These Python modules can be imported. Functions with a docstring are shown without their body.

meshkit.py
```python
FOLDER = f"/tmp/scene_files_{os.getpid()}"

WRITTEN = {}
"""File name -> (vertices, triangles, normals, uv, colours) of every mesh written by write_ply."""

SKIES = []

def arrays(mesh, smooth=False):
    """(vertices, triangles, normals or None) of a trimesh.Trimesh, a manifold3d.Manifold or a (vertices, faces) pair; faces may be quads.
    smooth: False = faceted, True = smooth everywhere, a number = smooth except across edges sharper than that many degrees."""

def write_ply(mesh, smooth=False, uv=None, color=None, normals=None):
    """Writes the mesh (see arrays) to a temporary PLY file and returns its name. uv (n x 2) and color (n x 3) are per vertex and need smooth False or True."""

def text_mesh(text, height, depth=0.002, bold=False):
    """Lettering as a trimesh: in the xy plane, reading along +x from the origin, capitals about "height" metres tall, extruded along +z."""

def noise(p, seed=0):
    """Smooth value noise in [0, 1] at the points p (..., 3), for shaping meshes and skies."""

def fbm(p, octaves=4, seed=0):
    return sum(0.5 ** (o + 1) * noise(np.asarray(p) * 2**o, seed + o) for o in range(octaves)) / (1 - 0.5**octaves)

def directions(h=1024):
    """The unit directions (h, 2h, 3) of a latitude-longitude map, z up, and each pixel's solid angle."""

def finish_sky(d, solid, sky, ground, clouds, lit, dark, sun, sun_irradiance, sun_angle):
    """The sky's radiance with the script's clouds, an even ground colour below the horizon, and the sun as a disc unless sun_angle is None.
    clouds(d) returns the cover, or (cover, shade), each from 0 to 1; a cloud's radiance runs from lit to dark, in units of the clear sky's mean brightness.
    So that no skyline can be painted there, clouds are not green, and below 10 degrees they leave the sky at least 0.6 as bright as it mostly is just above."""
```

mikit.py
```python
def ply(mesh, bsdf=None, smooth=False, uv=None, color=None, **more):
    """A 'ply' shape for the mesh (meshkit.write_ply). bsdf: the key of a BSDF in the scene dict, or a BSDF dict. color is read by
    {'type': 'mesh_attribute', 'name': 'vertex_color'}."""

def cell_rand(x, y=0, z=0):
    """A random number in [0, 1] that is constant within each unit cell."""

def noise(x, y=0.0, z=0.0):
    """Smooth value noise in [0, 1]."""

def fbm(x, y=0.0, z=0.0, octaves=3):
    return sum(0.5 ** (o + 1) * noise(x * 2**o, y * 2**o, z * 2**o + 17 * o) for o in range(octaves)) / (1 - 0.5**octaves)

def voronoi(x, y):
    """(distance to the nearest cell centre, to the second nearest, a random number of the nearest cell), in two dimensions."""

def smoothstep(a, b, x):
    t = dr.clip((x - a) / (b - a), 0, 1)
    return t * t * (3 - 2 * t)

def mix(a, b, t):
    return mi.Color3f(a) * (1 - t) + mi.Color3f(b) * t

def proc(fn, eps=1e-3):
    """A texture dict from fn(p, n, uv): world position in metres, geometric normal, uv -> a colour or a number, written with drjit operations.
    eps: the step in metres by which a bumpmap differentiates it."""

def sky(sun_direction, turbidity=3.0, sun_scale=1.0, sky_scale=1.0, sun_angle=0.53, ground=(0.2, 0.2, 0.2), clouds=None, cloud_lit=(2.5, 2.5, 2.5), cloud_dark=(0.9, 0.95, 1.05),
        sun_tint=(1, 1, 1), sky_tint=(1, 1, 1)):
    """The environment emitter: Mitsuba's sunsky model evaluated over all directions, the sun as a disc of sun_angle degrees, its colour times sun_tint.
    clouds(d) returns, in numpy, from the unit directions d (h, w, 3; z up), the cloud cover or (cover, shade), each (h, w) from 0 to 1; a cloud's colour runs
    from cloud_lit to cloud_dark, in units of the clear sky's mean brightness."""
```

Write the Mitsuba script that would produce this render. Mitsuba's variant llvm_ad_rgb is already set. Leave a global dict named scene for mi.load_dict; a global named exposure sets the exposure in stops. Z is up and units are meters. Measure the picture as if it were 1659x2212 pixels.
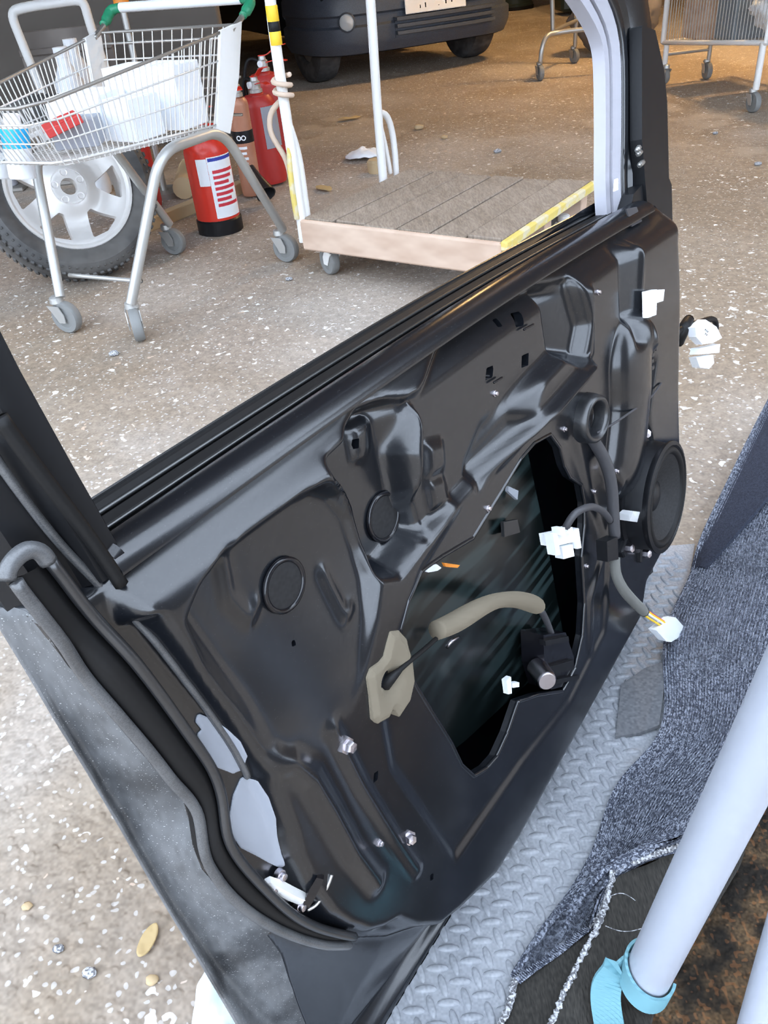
import math, random
import numpy as np, trimesh, shapely, mitsuba as mi, drjit as dr
import mikit, meshkit
from shapely.geometry import Polygon, LineString, Point
from mikit import noise, fbm, voronoi, cell_rand, smoothstep, mix, proc
T = mi.ScalarTransform4f
random.seed(7)
RNG = np.random.RandomState(11)
PI = math.pi

# ---------------------------------------------------------------- camera, light, exposure
exposure = 4.95
CAM = np.array((0.000000,0.000000,0.950000))
scene = {'type': 'scene'}
scene['camera'] = {'type': 'perspective', 'fov': 50.7219, 'fov_axis': 'x', 'near_clip': 0.02, 'far_clip': 200.0,
    'to_world': T().look_at(origin=list(CAM), target=list(CAM + np.array((0.000000,0.813375,-0.581740))), up=list((0.102174,0.578696,0.809118)))}

def sky_clouds(d):
    z = d[..., 2]
    return np.full(z.shape, 0.96), np.clip(0.35 + 0.3*np.sin(d[..., 0]*5 + 1)*np.cos(d[..., 1]*4), 0, 1)
scene['sky'] = mikit.sky((-0.55, -0.5, 0.67), turbidity=4, sun_scale=0.0, sky_scale=1.0, clouds=sky_clouds,
                         cloud_lit=(1.14, 1.30, 1.54), cloud_dark=(0.88, 1.02, 1.22), ground=(0.25, 0.25, 0.25))
SKY_GAIN = 1.0

labels = {}
# ---------------------------------------------------------------- helpers
def key_for(k):
    if k not in scene: return k
    i = 1
    while '%s_%03d' % (k, i) in scene or any(q.startswith('%s_%03d__' % (k, i)) for q in scene): i += 1
    return '%s_%03d' % (k, i)
def thing(name, label, cat, group=None):
    k = name; i = 0
    while k in labels or k in scene:
        i += 1; k = '%s_%03d' % (name, i)
    labels[k] = {'label': label, 'category': cat}
    if group: labels[k]['group'] = group
    return k
def add(parent, name, mesh, mat, smooth=False, label=None, kind=None, **kw):
    k = key_for(parent + '__' + name if parent else name)
    scene[k] = mesh if isinstance(mesh, dict) else mikit.ply(mesh, mat, smooth, **kw)
    if label or kind:
        labels[k] = {}
        if label: labels[k]['label'] = label
        if kind: labels[k]['kind'] = kind
    return k
def solo(name, mesh, mat, label, cat, smooth=False, group=None, kind=None):
    k = thing(name, label, cat, group)
    scene[k] = mikit.ply(mesh, mat, smooth)
    if kind: labels[k]['kind'] = kind
    return k
def struct(name, mesh, mat, label, cat, smooth=False):
    scene[name] = mikit.ply(mesh, mat, smooth)
    labels[name] = {'label': label, 'category': cat, 'kind': 'structure'}
def TM(v, f): return trimesh.Trimesh(np.asarray(v, float), np.asarray(f, int), process=False)
def cat(*ms):
    ms = [m for m in (ms[0] if len(ms) == 1 and isinstance(ms[0], (list, tuple)) else ms)]
    return trimesh.util.concatenate(ms)
def mv(m, M):
    m = m.copy(); m.apply_transform(M); return m
def frame(o, x, y, z):
    M = np.eye(4); M[:3, 0] = x; M[:3, 1] = y; M[:3, 2] = z; M[:3, 3] = o; return M
def unit(v):
    v = np.asarray(v, float); return v/np.linalg.norm(v)
def rotm(ang, ax, p=None): return trimesh.transformations.rotation_matrix(ang, ax, p)
def trans(x, y, z): return trimesh.transformations.translation_matrix([x, y, z])
def box(sx, sy, sz, c=0.004, center=(0, 0, 0)):
    c = min(c, sx*.45, sy*.45, sz*.45)
    h = np.array([sx, sy, sz])/2
    pts = []
    for s in np.ndindex(2, 2, 2):
        s = np.array(s)*2 - 1
        for a in range(3):
            q = h - c; q[a] = h[a]; pts.append(s*q)
    m = trimesh.convex.convex_hull(np.array(pts)); m.apply_translation(center); return m
def boxM(size, o, x, y, z, c=0.003): return mv(box(*size, c), frame(o, x, y, z))
def resample(pts, n):
    p = np.asarray(pts, float); d = np.r_[0, np.cumsum(np.linalg.norm(np.diff(p, axis=0), axis=1))]
    s = np.linspace(0, d[-1], n); return np.stack([np.interp(s, d, p[:, i]) for i in range(p.shape[1])], 1)
def spline(pts, n=40, closed=False):
    p = np.asarray(pts, float)
    from scipy.interpolate import CubicSpline
    if closed: p = np.vstack([p, p[:1]])
    d = np.r_[0, np.cumsum(np.maximum(np.linalg.norm(np.diff(p, axis=0), axis=1), 1e-9)**.7)]
    cs = CubicSpline(d, p, bc_type='periodic' if closed else 'natural')
    s = np.linspace(0, d[-1], n, endpoint=not closed); return cs(s)
def tube(pts, r, n=8, closed=False, up=None, squash=1.0, caps=True):
    p = np.asarray(pts, float); N = len(p); r = np.broadcast_to(np.asarray(r, float), (N,))
    t = np.roll(p, -1, 0) - np.roll(p, 1, 0) if closed else np.gradient(p, axis=0)
    t /= np.maximum(np.linalg.norm(t, axis=1, keepdims=True), 1e-12)
    u = np.asarray(up if up is not None else ([0, 0, 1] if abs(t[0][2]) < .9 else [1, 0, 0]), float)
    V, a = [], np.arange(n)*2*PI/n
    for i in range(N):
        u = u - t[i]*(u@t[i])
        if np.linalg.norm(u) < 1e-6: u = np.cross(t[i], [1, .3, .2])
        u = u/np.linalg.norm(u); w = np.cross(t[i], u)
        V.append(p[i] + r[i]*(np.cos(a)[:, None]*u*squash + np.sin(a)[:, None]*w))
    V = np.vstack(V); F = []
    for i in range(N if closed else N - 1):
        j = (i + 1) % N
        for k in range(n):
            l = (k + 1) % n
            F += [[i*n + k, i*n + l, j*n + l], [i*n + k, j*n + l, j*n + k]]
    if not closed and caps:
        V = np.vstack([V, p[:1], p[-1:]]); c0, c1 = len(V) - 2, len(V) - 1
        for k in range(n):
            l = (k + 1) % n
            F += [[c0, l, k], [c1, (N - 1)*n + k, (N - 1)*n + l]]
    return TM(V, F)
def fillet(pts, r, n=6):
    p = np.asarray(pts, float); out = [p[0]]
    for a, b, c in zip(p[:-2], p[1:-1], p[2:]):
        d0, d1 = unit(a - b), unit(c - b); q = min(r, np.linalg.norm(a - b)*.48, np.linalg.norm(c - b)*.48); A, C = b + d0*q, b + d1*q
        for t in np.linspace(0, 1, n): out.append(A*(1 - t)**2 + 2*b*t*(1 - t) + C*t*t)
    return np.array(out + [p[-1]])
def rod(a, b, r, n=6): return tube([a, b], r, n)
def lathe(prof, n=32, M=None, close=False):
    prof = np.asarray(prof, float); a = np.arange(n)*2*PI/n; K = len(prof)
    V = np.stack([np.outer(np.cos(a), prof[:, 0]), np.outer(np.sin(a), prof[:, 0]), np.tile(prof[:, 1], (n, 1))], -1).reshape(-1, 3)
    F = []
    for i in range(n):
        j = (i + 1) % n
        for k in range(K - 1 if not close else K):
            l = (k + 1) % K
            F += [[i*K + k, j*K + k, j*K + l], [i*K + k, j*K + l, i*K + l]]
    m = TM(V, F)
    if M is not None: m.apply_transform(M)
    return m
def axisM(o, z, x=None):
    z = unit(z); x = np.array(x if x is not None else ([1, 0, 0] if abs(z[0]) < .9 else [0, 1, 0]), float)
    x = unit(x - z*(x@z)); return frame(o, x, np.cross(z, x), z)
def sweep(path, prof, side, M=None, closed=True):
    """profile points (s, h) along side vectors and normal vectors: path (N,3), side (N,3), up (N,3) given in 'side' tuple"""
    p = np.asarray(path, float); S, H = side; K = len(prof); V = []
    for i in range(len(p)):
        for s, h in prof: V.append(p[i] + S[i]*s + H[i]*h)
    F = []
    for i in range(len(p) - 1):
        for k in range(K if closed else K - 1):
            l = (k + 1) % K
            F += [[i*K + k, (i + 1)*K + k, (i + 1)*K + l], [i*K + k, (i + 1)*K + l, i*K + l]]
    if closed:
        for k in range(1, K - 1):
            F += [[0, k, k + 1], [(len(p) - 1)*K, (len(p) - 1)*K + k + 1, (len(p) - 1)*K + k]]
    m = TM(V, F); m.fix_normals() if closed else None
    if M is not None: m.apply_transform(M)
    return m
def extrude(poly, h, M=None):
    if not isinstance(poly, Polygon): poly = Polygon(poly)
    poly = poly.buffer(0)
    if poly.geom_type != 'Polygon': poly = max(poly.geoms, key=lambda g: g.area)
    m = trimesh.creation.extrude_polygon(poly, h)
    if M is not None: m.apply_transform(M)
    return m
def gridmesh(fn, nu, nv, two=None):
    u, v = np.meshgrid(np.linspace(0, 1, nu), np.linspace(0, 1, nv), indexing='ij')
    P = fn(u, v).reshape(-1, 3); F = []
    i, j = np.meshgrid(np.arange(nu - 1), np.arange(nv - 1), indexing='ij'); a = (i*nv + j).ravel()
    F = np.vstack([np.stack([a, a + nv, a + nv + 1], 1), np.stack([a, a + nv + 1, a + 1], 1)])
    return TM(P, F)
def thicken(m, d):
    """closed slab: offset the sheet by d against its vertex normals"""
    n = m.vertex_normals; v = np.vstack([m.vertices, m.vertices - n*d]); N = len(m.vertices)
    e = np.sort(m.edges, axis=1); _, inv, c = np.unique(e, axis=0, return_inverse=True, return_counts=True)
    b = m.edges[c[inv] == 1]
    sk = np.vstack([np.stack([b[:, 1], b[:, 0], b[:, 0] + N], 1), np.stack([b[:, 1], b[:, 0] + N, b[:, 1] + N], 1)])
    return TM(v, np.vstack([m.faces, m.faces[:, ::-1] + N, sk]))
def nz(P, s=1.0, seed=0):
    return np.array(meshkit.noise(np.asarray(P, float)*s + seed))

# ---------------------------------------------------------------- materials
def M(name, d): scene[name] = d; return name
def pbr(name, col, rough=.5, metal=0.0, spec=.5, clear=0.0, two=True, **k):
    c = col if isinstance(col, dict) else {'type': 'rgb', 'value': list(col)}
    r = rough if isinstance(rough, dict) else float(rough)
    d = {'type': 'principled', 'base_color': c, 'roughness': r, 'metallic': metal, 'specular': spec, **k}
    if clear: d['clearcoat'] = clear; d['clearcoat_gloss'] = .9
    return M(name, {'type': 'twosided', 'bsdf': d} if two else d)
def bumped(name, col, rough, fn, scale, eps=5e-4, **k):
    c = col if isinstance(col, dict) else {'type': 'rgb', 'value': list(col)}
    d = {'type': 'principled', 'base_color': c, 'roughness': rough, **k}
    return M(name, {'type': 'twosided', 'bsdf': {'type': 'bumpmap', 'tex': proc(fn, eps), 'scale': scale, 'bsdf': d}})

def floor_col(p, n, uv):
    a = fbm(p.x*1.3 + 3, p.y*1.3, 2.0, 4); b = fbm(p.x*7, p.y*7, 5.0, 3); g = noise(p.x*260, p.y*260, 1.0); g2 = noise(p.x*75, p.y*75, 3.)
    dirt = smoothstep(.42, .62, fbm(p.x*.9, p.y*.9, 9.0, 4) + .16*(b - .5))      # mud trodden over the concrete in patches
    c = mix((.375, .325, .275), (.285, .235, .19), smoothstep(.35, .65, a))
    c = mix(c, (.235, .175, .115), dirt*.6)
    c = c*(.72 + .30*g + .26*g2)
    wx, wy = .9*noise(p.x*38, p.y*38, 4.) + .5*noise(p.x*120, p.y*120, 6.), .9*noise(p.x*38, p.y*38, 7.) + .5*noise(p.x*120, p.y*120, 8.)
    d, _, w = voronoi(p.x*46 + wx, p.y*46 + wy)
    dens = .55 + .5*smoothstep(.4, .7, fbm(p.x*3, p.y*3, 4., 2)) - .20*dirt
    sz = .08 + .30*cell_rand(w*531, 7, 2)**2
    chip = smoothstep(sz + .05, sz - .05, d + .3*(noise(p.x*190, p.y*190, 2.) - .4)) * dr.select(w < dens*.34, 1.0, 0.0)
    d2, _, w2 = voronoi(p.x*120 + wx, p.y*120 + wy)
    chip2 = smoothstep(.42, .30, d2) * dr.select(w2 < .12, 1.0, 0.0)
    tone = cell_rand(w*977, 3, 1)
    cc = mix((.74, .72, .68), (.55, .42, .32), smoothstep(.82, .92, tone))
    c = mix(c, cc, chip*.9)
    c = mix(c, (.62, .60, .57), chip2*.5)
    pale = smoothstep(.57, .66, fbm(p.x*2.2 + 8, p.y*2.2, 1.5, 4)) * dirt
    return mix(c, (.48, .41, .33), pale*.45)
def floor_h(p, n, uv):
    d, _, w = voronoi(p.x*46, p.y*46)
    return .6*noise(p.x*60, p.y*60, 1.) + .4*noise(p.x*200, p.y*200, 3.) + smoothstep(.4, .2, d)*w*.6
bumped('mat_floor', proc(floor_col), .8, floor_h, .0025, 1e-3)

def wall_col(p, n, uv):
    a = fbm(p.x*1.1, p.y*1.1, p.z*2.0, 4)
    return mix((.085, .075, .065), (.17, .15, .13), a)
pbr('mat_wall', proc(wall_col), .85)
pbr('mat_ceiling', (.16, .15, .14), .9)
def paint_col(p, n, uv):
    d = noise(p.x*900, p.y*900, p.z*900)
    s = smoothstep(.84, .93, d)*.025 + .004*fbm(p.x*30, p.y*30, p.z*30, 3)
    return mi.Color3f(.0045, .0055, .0078) + s*mi.Color3f(.5, .52, .55)
pbr('mat_paint', proc(paint_col), .20, spec=.85, clear=.2)
def dusty_lit_col(p, n, uv):
    a = fbm(p.x*18, p.y*18, p.z*18, 4); g = noise(p.x*1100, p.y*1100, p.z*1100); s = noise(p.x*300, p.y*300, p.z*90)
    return mix((.040, .042, .045), (.125, .130, .136), smoothstep(.3, .65, a))*(.75 + .35*s) + smoothstep(.82, .93, g)*mi.Color3f(.25, .25, .25)
pbr('mat_dusty_lit_paint', proc(dusty_lit_col), .40, spec=.5)  # grey holds real dust and the daylight on the left-facing band
pbr('mat_dusty_rubber', proc(lambda p, n, uv: mix((.045, .047, .05), (.085, .088, .092), smoothstep(.25, .75, .35*noise(p.x*1600, p.y*1600, p.z*1600) + .65*fbm(p.x*40, p.y*40, p.z*40, 3)))), .38, spec=1.0)
pbr('mat_lip_gloss', (.012, .0125, .013), .30, spec=1.0, clear=1.0)
pbr('mat_black_plastic', (.0065, .007, .0085), .42, spec=.35)
pbr('mat_black_gloss', (.006, .006, .008), .14, spec=.6)
pbr('mat_rubber', (.006, .006, .0065), .55, spec=.3)
pbr('mat_seal_lip', (.012, .013, .015), .33, spec=.9, clear=.6)
pbr('mat_run_channel', (.36, .36, .40), .5)
pbr('mat_film', (.30, .32, .36), .45)
pbr('mat_foam', (.165, .14, .10), .9)
pbr('mat_foam_grey', (.13, .13, .12), .9)
pbr('mat_white_paint', (.74, .74, .72), .5)
pbr('mat_white_plastic', (.75, .78, .80), .35)
pbr('mat_paper', (.82, .85, .88), .7)
M('mat_chrome', {'type': 'twosided', 'bsdf': {'type': 'roughconductor', 'material': 'Cr', 'alpha': .16}})
pbr('mat_zinc', (.62, .62, .60), .32, metal=.9)
pbr('mat_galv', (.50, .50, .48), .42, metal=.6)
pbr('mat_dull_steel', (.36, .34, .31), .45, metal=.6)
pbr('mat_wire_insulation', (.05, .05, .055), .5)
pbr('mat_yellow', (.80, .52, .03), .5)
pbr('mat_red_wire', (.6, .05, .08), .5)
pbr('mat_orange', (.75, .25, .03), .5)
def glass_col(p, n, uv):
    s = smoothstep(.42, .75, noise(p.x*9 + p.y*9, p.z*130 + 3*noise(p.x*8, p.y*8, 3.), 2.))*smoothstep(.3, .6, fbm(p.x*5, p.y*5, p.z*5, 3))
    return mix((.003, .005, .005), (.020, .033, .034), s)
pbr('mat_glass_dusty', proc(glass_col), .22, spec=.6)
pbr('mat_void', (.002, .002, .0025), .8, spec=.1)
def cone_col(p, n, uv): return mi.Color3f(.011, .011, .012)*(.7 + .6*noise(p.x*400, p.y*400, p.z*400))
pbr('mat_cone', proc(cone_col), .7)

# ---------------------------------------------------------------- garage shell
FL = gridmesh(lambda u, v: np.stack([-9 + 15*u, -6 + 21*v, -0*u], -1), 30, 40)
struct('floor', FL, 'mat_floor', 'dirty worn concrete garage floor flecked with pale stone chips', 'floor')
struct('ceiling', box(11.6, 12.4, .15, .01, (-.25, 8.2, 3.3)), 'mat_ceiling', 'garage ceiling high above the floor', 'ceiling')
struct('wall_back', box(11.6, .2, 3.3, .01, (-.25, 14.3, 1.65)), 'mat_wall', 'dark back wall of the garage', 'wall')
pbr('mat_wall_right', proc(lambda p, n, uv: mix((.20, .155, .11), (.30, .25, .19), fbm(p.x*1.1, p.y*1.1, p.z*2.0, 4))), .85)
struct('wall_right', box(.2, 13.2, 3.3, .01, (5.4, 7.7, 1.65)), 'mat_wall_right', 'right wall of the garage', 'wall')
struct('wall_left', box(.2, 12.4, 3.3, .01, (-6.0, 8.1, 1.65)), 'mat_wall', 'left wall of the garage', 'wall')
struct('wall_added_shade', box(.2, 2.2, 3.0, .01, (2.0, -.9, 1.5)), 'mat_wall', 'added unseen dark wall right of the camera, shading the mat', 'wall')  # added out of view to shade the right-hand mat and darken panel reflections
struct('wall_added_lintel', box(11.6, .3, 1.0, .01, (-.25, 1.95, 2.75)), 'mat_wall', 'added unseen lintel over the gate, darkening the far floor', 'wall')  # put in out of view to cut sky light on the far floor
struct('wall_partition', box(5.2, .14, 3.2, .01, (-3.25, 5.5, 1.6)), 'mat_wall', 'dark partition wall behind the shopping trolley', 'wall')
# warm hanging lamps over the back of the garage
def lamp(x, y, z, power, label):
    k = thing('ceiling_lamp', label, 'lamp')
    add(k, 'shade', lathe([(.02, .16), (.05, .15), (.30, .0), (.295, .0), (.045, .14), (.02, .15)], 24, trans(x, y, z)), 'mat_dull_steel', 40)
    add(k, 'cord', rod((x, y, z + .15), (x, y, 3.24), .008), 'mat_rubber')
    m = trimesh.creation.icosphere(2, .18); m.apply_translation((x, y, z + .02))
    scene[k + '__bulb'] = {**mikit.ply(m, None, True), 'emitter': {'type': 'area', 'radiance': {'type': 'rgb', 'value': [power, power*.62, power*.26]}}}
lamp(2.7, 6.2, 2.55, 6.5, 'warm pendant lamp over the right-hand trolleys')
lamp(1.2, 10.4, 2.7, 2, 'warm pendant lamp over the back of the van')

# ---------------------------------------------------------------- the car door
DA, DU, DV, DW = (np.array(v) for v in ((-0.137009,0.286590,0.006000), (0.613288,0.789859,0.000000), (-0.137158,0.106496,0.984808), (0.777859,-0.603971,0.173648)))
DM = frame(DA, DU, DV, DW)
def dl(m): return mv(m, DM)
DOOR = thing('car_door', 'black stripped car door on the diamond tread mat, trim removed and wiring exposed', 'car door')
def dadd(name, m, mat, smooth=False, label=None, parent=DOOR, kind=None): return add(parent, name, dl(m), mat, smooth, label, kind)
def p3(pts, w): return np.array([(a, b, w) for a, b in pts])
def sst(a, b, x):
    t = np.clip((x - a)/(b - a), 0, 1); return t*t*(3 - 2*t)
def sdist(poly, x, y):
    pt = shapely.points(x, y); d = shapely.distance(pt, poly.boundary)
    return np.where(shapely.contains_xy(poly, x, y), d, -d)

HINGE = [(0.7988,0.1133),(0.8708,0.1213),(0.937,0.1611),(0.9565,0.2338),(0.9616,0.3106),(0.9663,0.3834),(0.969,0.4532),(0.9715,0.5193),(0.972,0.5701),(0.9751,0.6121)]
PE = [(0.0259,0.7504),(0.0288,0.7297),(0.0365,0.6868),(0.0457,0.6532),(0.0552,0.6147),(0.0653,0.5623),(0.074,0.5164),(0.0785,0.4755),(0.0812,0.451),(0.0806,0.4189),(0.08,0.3877),(0.0763,0.3645),(0.0767,0.3292),(0.0848,0.278),(0.0965,0.2448),(0.1115,0.215),(0.132,0.1939),(0.1497,0.181),(0.1676,0.1443),(0.196,0.1052),(0.2308,0.0853)]
PEB = [(0.3034,0.0527),(0.3591,0.049),(0.4753,0.0545),(0.6435,0.0638),(0.7694,0.0714)]
def beltv(u):
    t = (np.asarray(u, float) - .05)/.88; return .6655 - .0345*t + .0095*np.sin(PI*np.clip(t, 0, 1))
def topv(u): return beltv(u) - .0105
def topline(u0, u1, n=14): return [(float(a), float(topv(a))) for a in np.linspace(u0, u1, n)]
E_poly = Polygon(PE[3:] + PEB + HINGE + topline(HINGE[-1][0] - .004, PE[3][0])).buffer(0)
EW_poly = E_poly.union(Polygon([(PE[3][0], .60), (HINGE[-1][0], .57), (HINGE[-1][0], .75), (PE[3][0], .75)])).buffer(0)
PS = [(0.0063,0.6991),(0.006,0.6903),(0.0074,0.6707),(0.0117,0.6309),(0.0176,0.582),(0.027,0.5241),(0.0308,0.498),(0.0349,0.4798),(0.0333,0.4578),(0.0272,0.4354),(0.0254,0.4119),(0.0311,0.372),(0.043,0.3295),(0.0586,0.2887),(0.0776,0.248)]
S_poly = Polygon(PS[2:] + [(.125, .185), (.15, .15), (.2, .10), (.3, .06), (.5, .06), (.8, .08), (.94, .12)] + [(HINGE[3][0] + .004, HINGE[3][1]), (HINGE[6][0] + .004, HINGE[6][1]), *topline(HINGE[-1][0], PS[2][0])]).buffer(0).union(E_poly.buffer(.001))
hx = HINGE[4][0] + .010
H_poly = Polygon([(.03, 0), (.012, .006), (.003, .02), (.001, .1), (.0, .4), *topline(.0, hx + .004), (hx + .004, .3), (hx - .004, .16), (hx - .04, .06), (hx - .09, .012), (hx - .14, .0)])
HOLE = Polygon([(0.5643,0.4857),(0.527,0.4945),(0.4948,0.4925),(0.453,0.4808),(0.3896,0.4643),(0.3358,0.479),(0.3014,0.4863),(0.2749,0.4751),(0.259,0.4566),(0.2577,0.4314),(0.2623,0.3891),(0.2704,0.3588),(0.2826,0.314),(0.2907,0.2837),(0.2977,0.2448),(0.3122,0.2128),(0.3359,0.2001),(0.3575,0.1959),(0.3853,0.2046),(0.4171,0.2235),(0.4582,0.1964),(0.5158,0.1507),(0.5548,0.1559),(0.5857,0.185),(0.6021,0.2254),(0.611,0.2915),(0.6291,0.3281),(0.636,0.3542),(0.6313,0.3833),(0.605,0.4079),(0.5924,0.4303),(0.5845,0.4585)]).buffer(.004).buffer(-.004)
SQ = [[(0.5492,0.6268),(0.5644,0.6235),(0.5584,0.6107),(0.5423,0.6146)], [(0.5204,0.6316),(0.5277,0.6302),(0.5244,0.623),(0.5173,0.6249)], [(0.4773,0.6001),(0.4903,0.5973),(0.485,0.5872),(0.4712,0.59)], [(0.5459,0.5838),(0.5607,0.5806),(0.556,0.5689),(0.5413,0.5722)],
      [(0.2882,0.6208),(0.294,0.6194),(0.2909,0.6119),(0.2851,0.6133)], [(0.1544,0.5237),(0.1581,0.5224),(0.1564,0.5184),(0.1526,0.5197)], [(0.1811,0.3574),(0.1872,0.3552),(0.1827,0.3476),(0.1769,0.3503)], [(0.2083,0.1845),(0.2131,0.1813),(0.2099,0.1751),(0.2052,0.1784)]]
RINGH = Point(*(0.647,0.4651)).buffer(.0001)

R1 = Polygon([(0.0768,0.6076),(0.0947,0.6198),(0.1209,0.6263),(0.1565,0.6252),(0.1953,0.6236),(0.22,0.6191),(0.2384,0.6023),(0.2489,0.5772),(0.2492,0.5473),(0.2448,0.5207),(0.2298,0.4917),(0.2005,0.4566),(0.1689,0.4293),(0.1352,0.4213),(0.1155,0.4415),(0.1016,0.4703),(0.0851,0.4728),(0.0821,0.5033),(0.075,0.5649)]).buffer(0)
R2 = Polygon([(0.2348,0.6303),(0.2605,0.6313),(0.2736,0.6371),(0.2936,0.641),(0.324,0.6363),(0.3533,0.6283),(0.3404,0.6167),(0.324,0.5908),(0.3209,0.5568),(0.321,0.5144),(0.2731,0.507),(0.2524,0.52),(0.2532,0.5447),(0.2531,0.5798),(0.2455,0.6052),(0.2345,0.6242)]).buffer(0)
R2b = Polygon([(0.3503,0.628),(0.3731,0.631),(0.4373,0.6471),(0.5157,0.6461),(0.5879,0.6378),(0.6625,0.6219),(0.6729,0.5678),(0.657,0.5315),(0.6254,0.5302),(0.5271,0.5248),(0.3905,0.5151),(0.3183,0.5114),(0.317,0.5314),(0.3372,0.5748),(0.3484,0.6042)]).buffer(0)
R4 = Polygon([(0.6037,0.6287),(0.6903,0.6044),(0.6758,0.5306),(0.6365,0.5345),(0.6043,0.5591)]).buffer(0)
R5 = Polygon([(0.4135,0.5318),(0.4523,0.5536),(0.6027,0.5614),(0.6663,0.529),(0.6484,0.5192),(0.5328,0.5133),(0.4082,0.5044)]).buffer(0)
R7 = Polygon([(0.8167,0.6172),(0.8713,0.6122),(0.9808,0.6107),(0.9772,0.5174),(0.9672,0.3077),(0.9621,0.2305),(0.924,0.2831),(0.8281,0.3336),(0.8199,0.3803),(0.8504,0.4475),(0.8019,0.4921)]).buffer(0)
TAPE = Polygon([(0.7733,0.6169),(0.7993,0.6181),(0.8212,0.6102),(0.799,0.4933),(0.7618,0.5049)]).buffer(0)
LOWP = Polygon([(0.216,0.4192),(0.2052,0.3394),(0.2484,0.16),(0.3957,0.1493),(0.5232,0.1281),(0.6404,0.1493),(0.6794,0.2452),(0.6558,0.3321),(0.6045,0.486),(0.4908,0.542),(0.3009,0.4891)]).buffer(0)
DOME = LineString([(0.7763,0.4823),(0.7738,0.4359),(0.7618,0.3956),(0.7458,0.3598)])
RIDGE1 = LineString([(0.0903,0.4576),(0.1073,0.4489),(0.1191,0.4194),(0.126,0.3741),(0.1322,0.3141),(0.1436,0.2586)])
RIDGE2 = LineString([(0.1542,0.4399),(0.1643,0.3592),(0.1794,0.2749),(0.1933,0.2107)])
RIDGE3 = LineString([(0.1292,0.6253),(0.1213,0.5888),(0.1301,0.5619),(0.1411,0.57)])
RIDGE4 = LineString([(0.2071,0.5499),(0.2091,0.5052),(0.2168,0.5088)])
CURVE1 = LineString([(0.6443,0.4854),(0.6521,0.4258),(0.679,0.3955),(0.7035,0.3451),(0.6999,0.2979),(0.6661,0.2542),(0.616,0.2226),(0.5977,0.1517)])
BUMPA = Polygon([(0.3589,0.5775),(0.3792,0.57),(0.375,0.5501),(0.3525,0.5545)]).buffer(.003)
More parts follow.
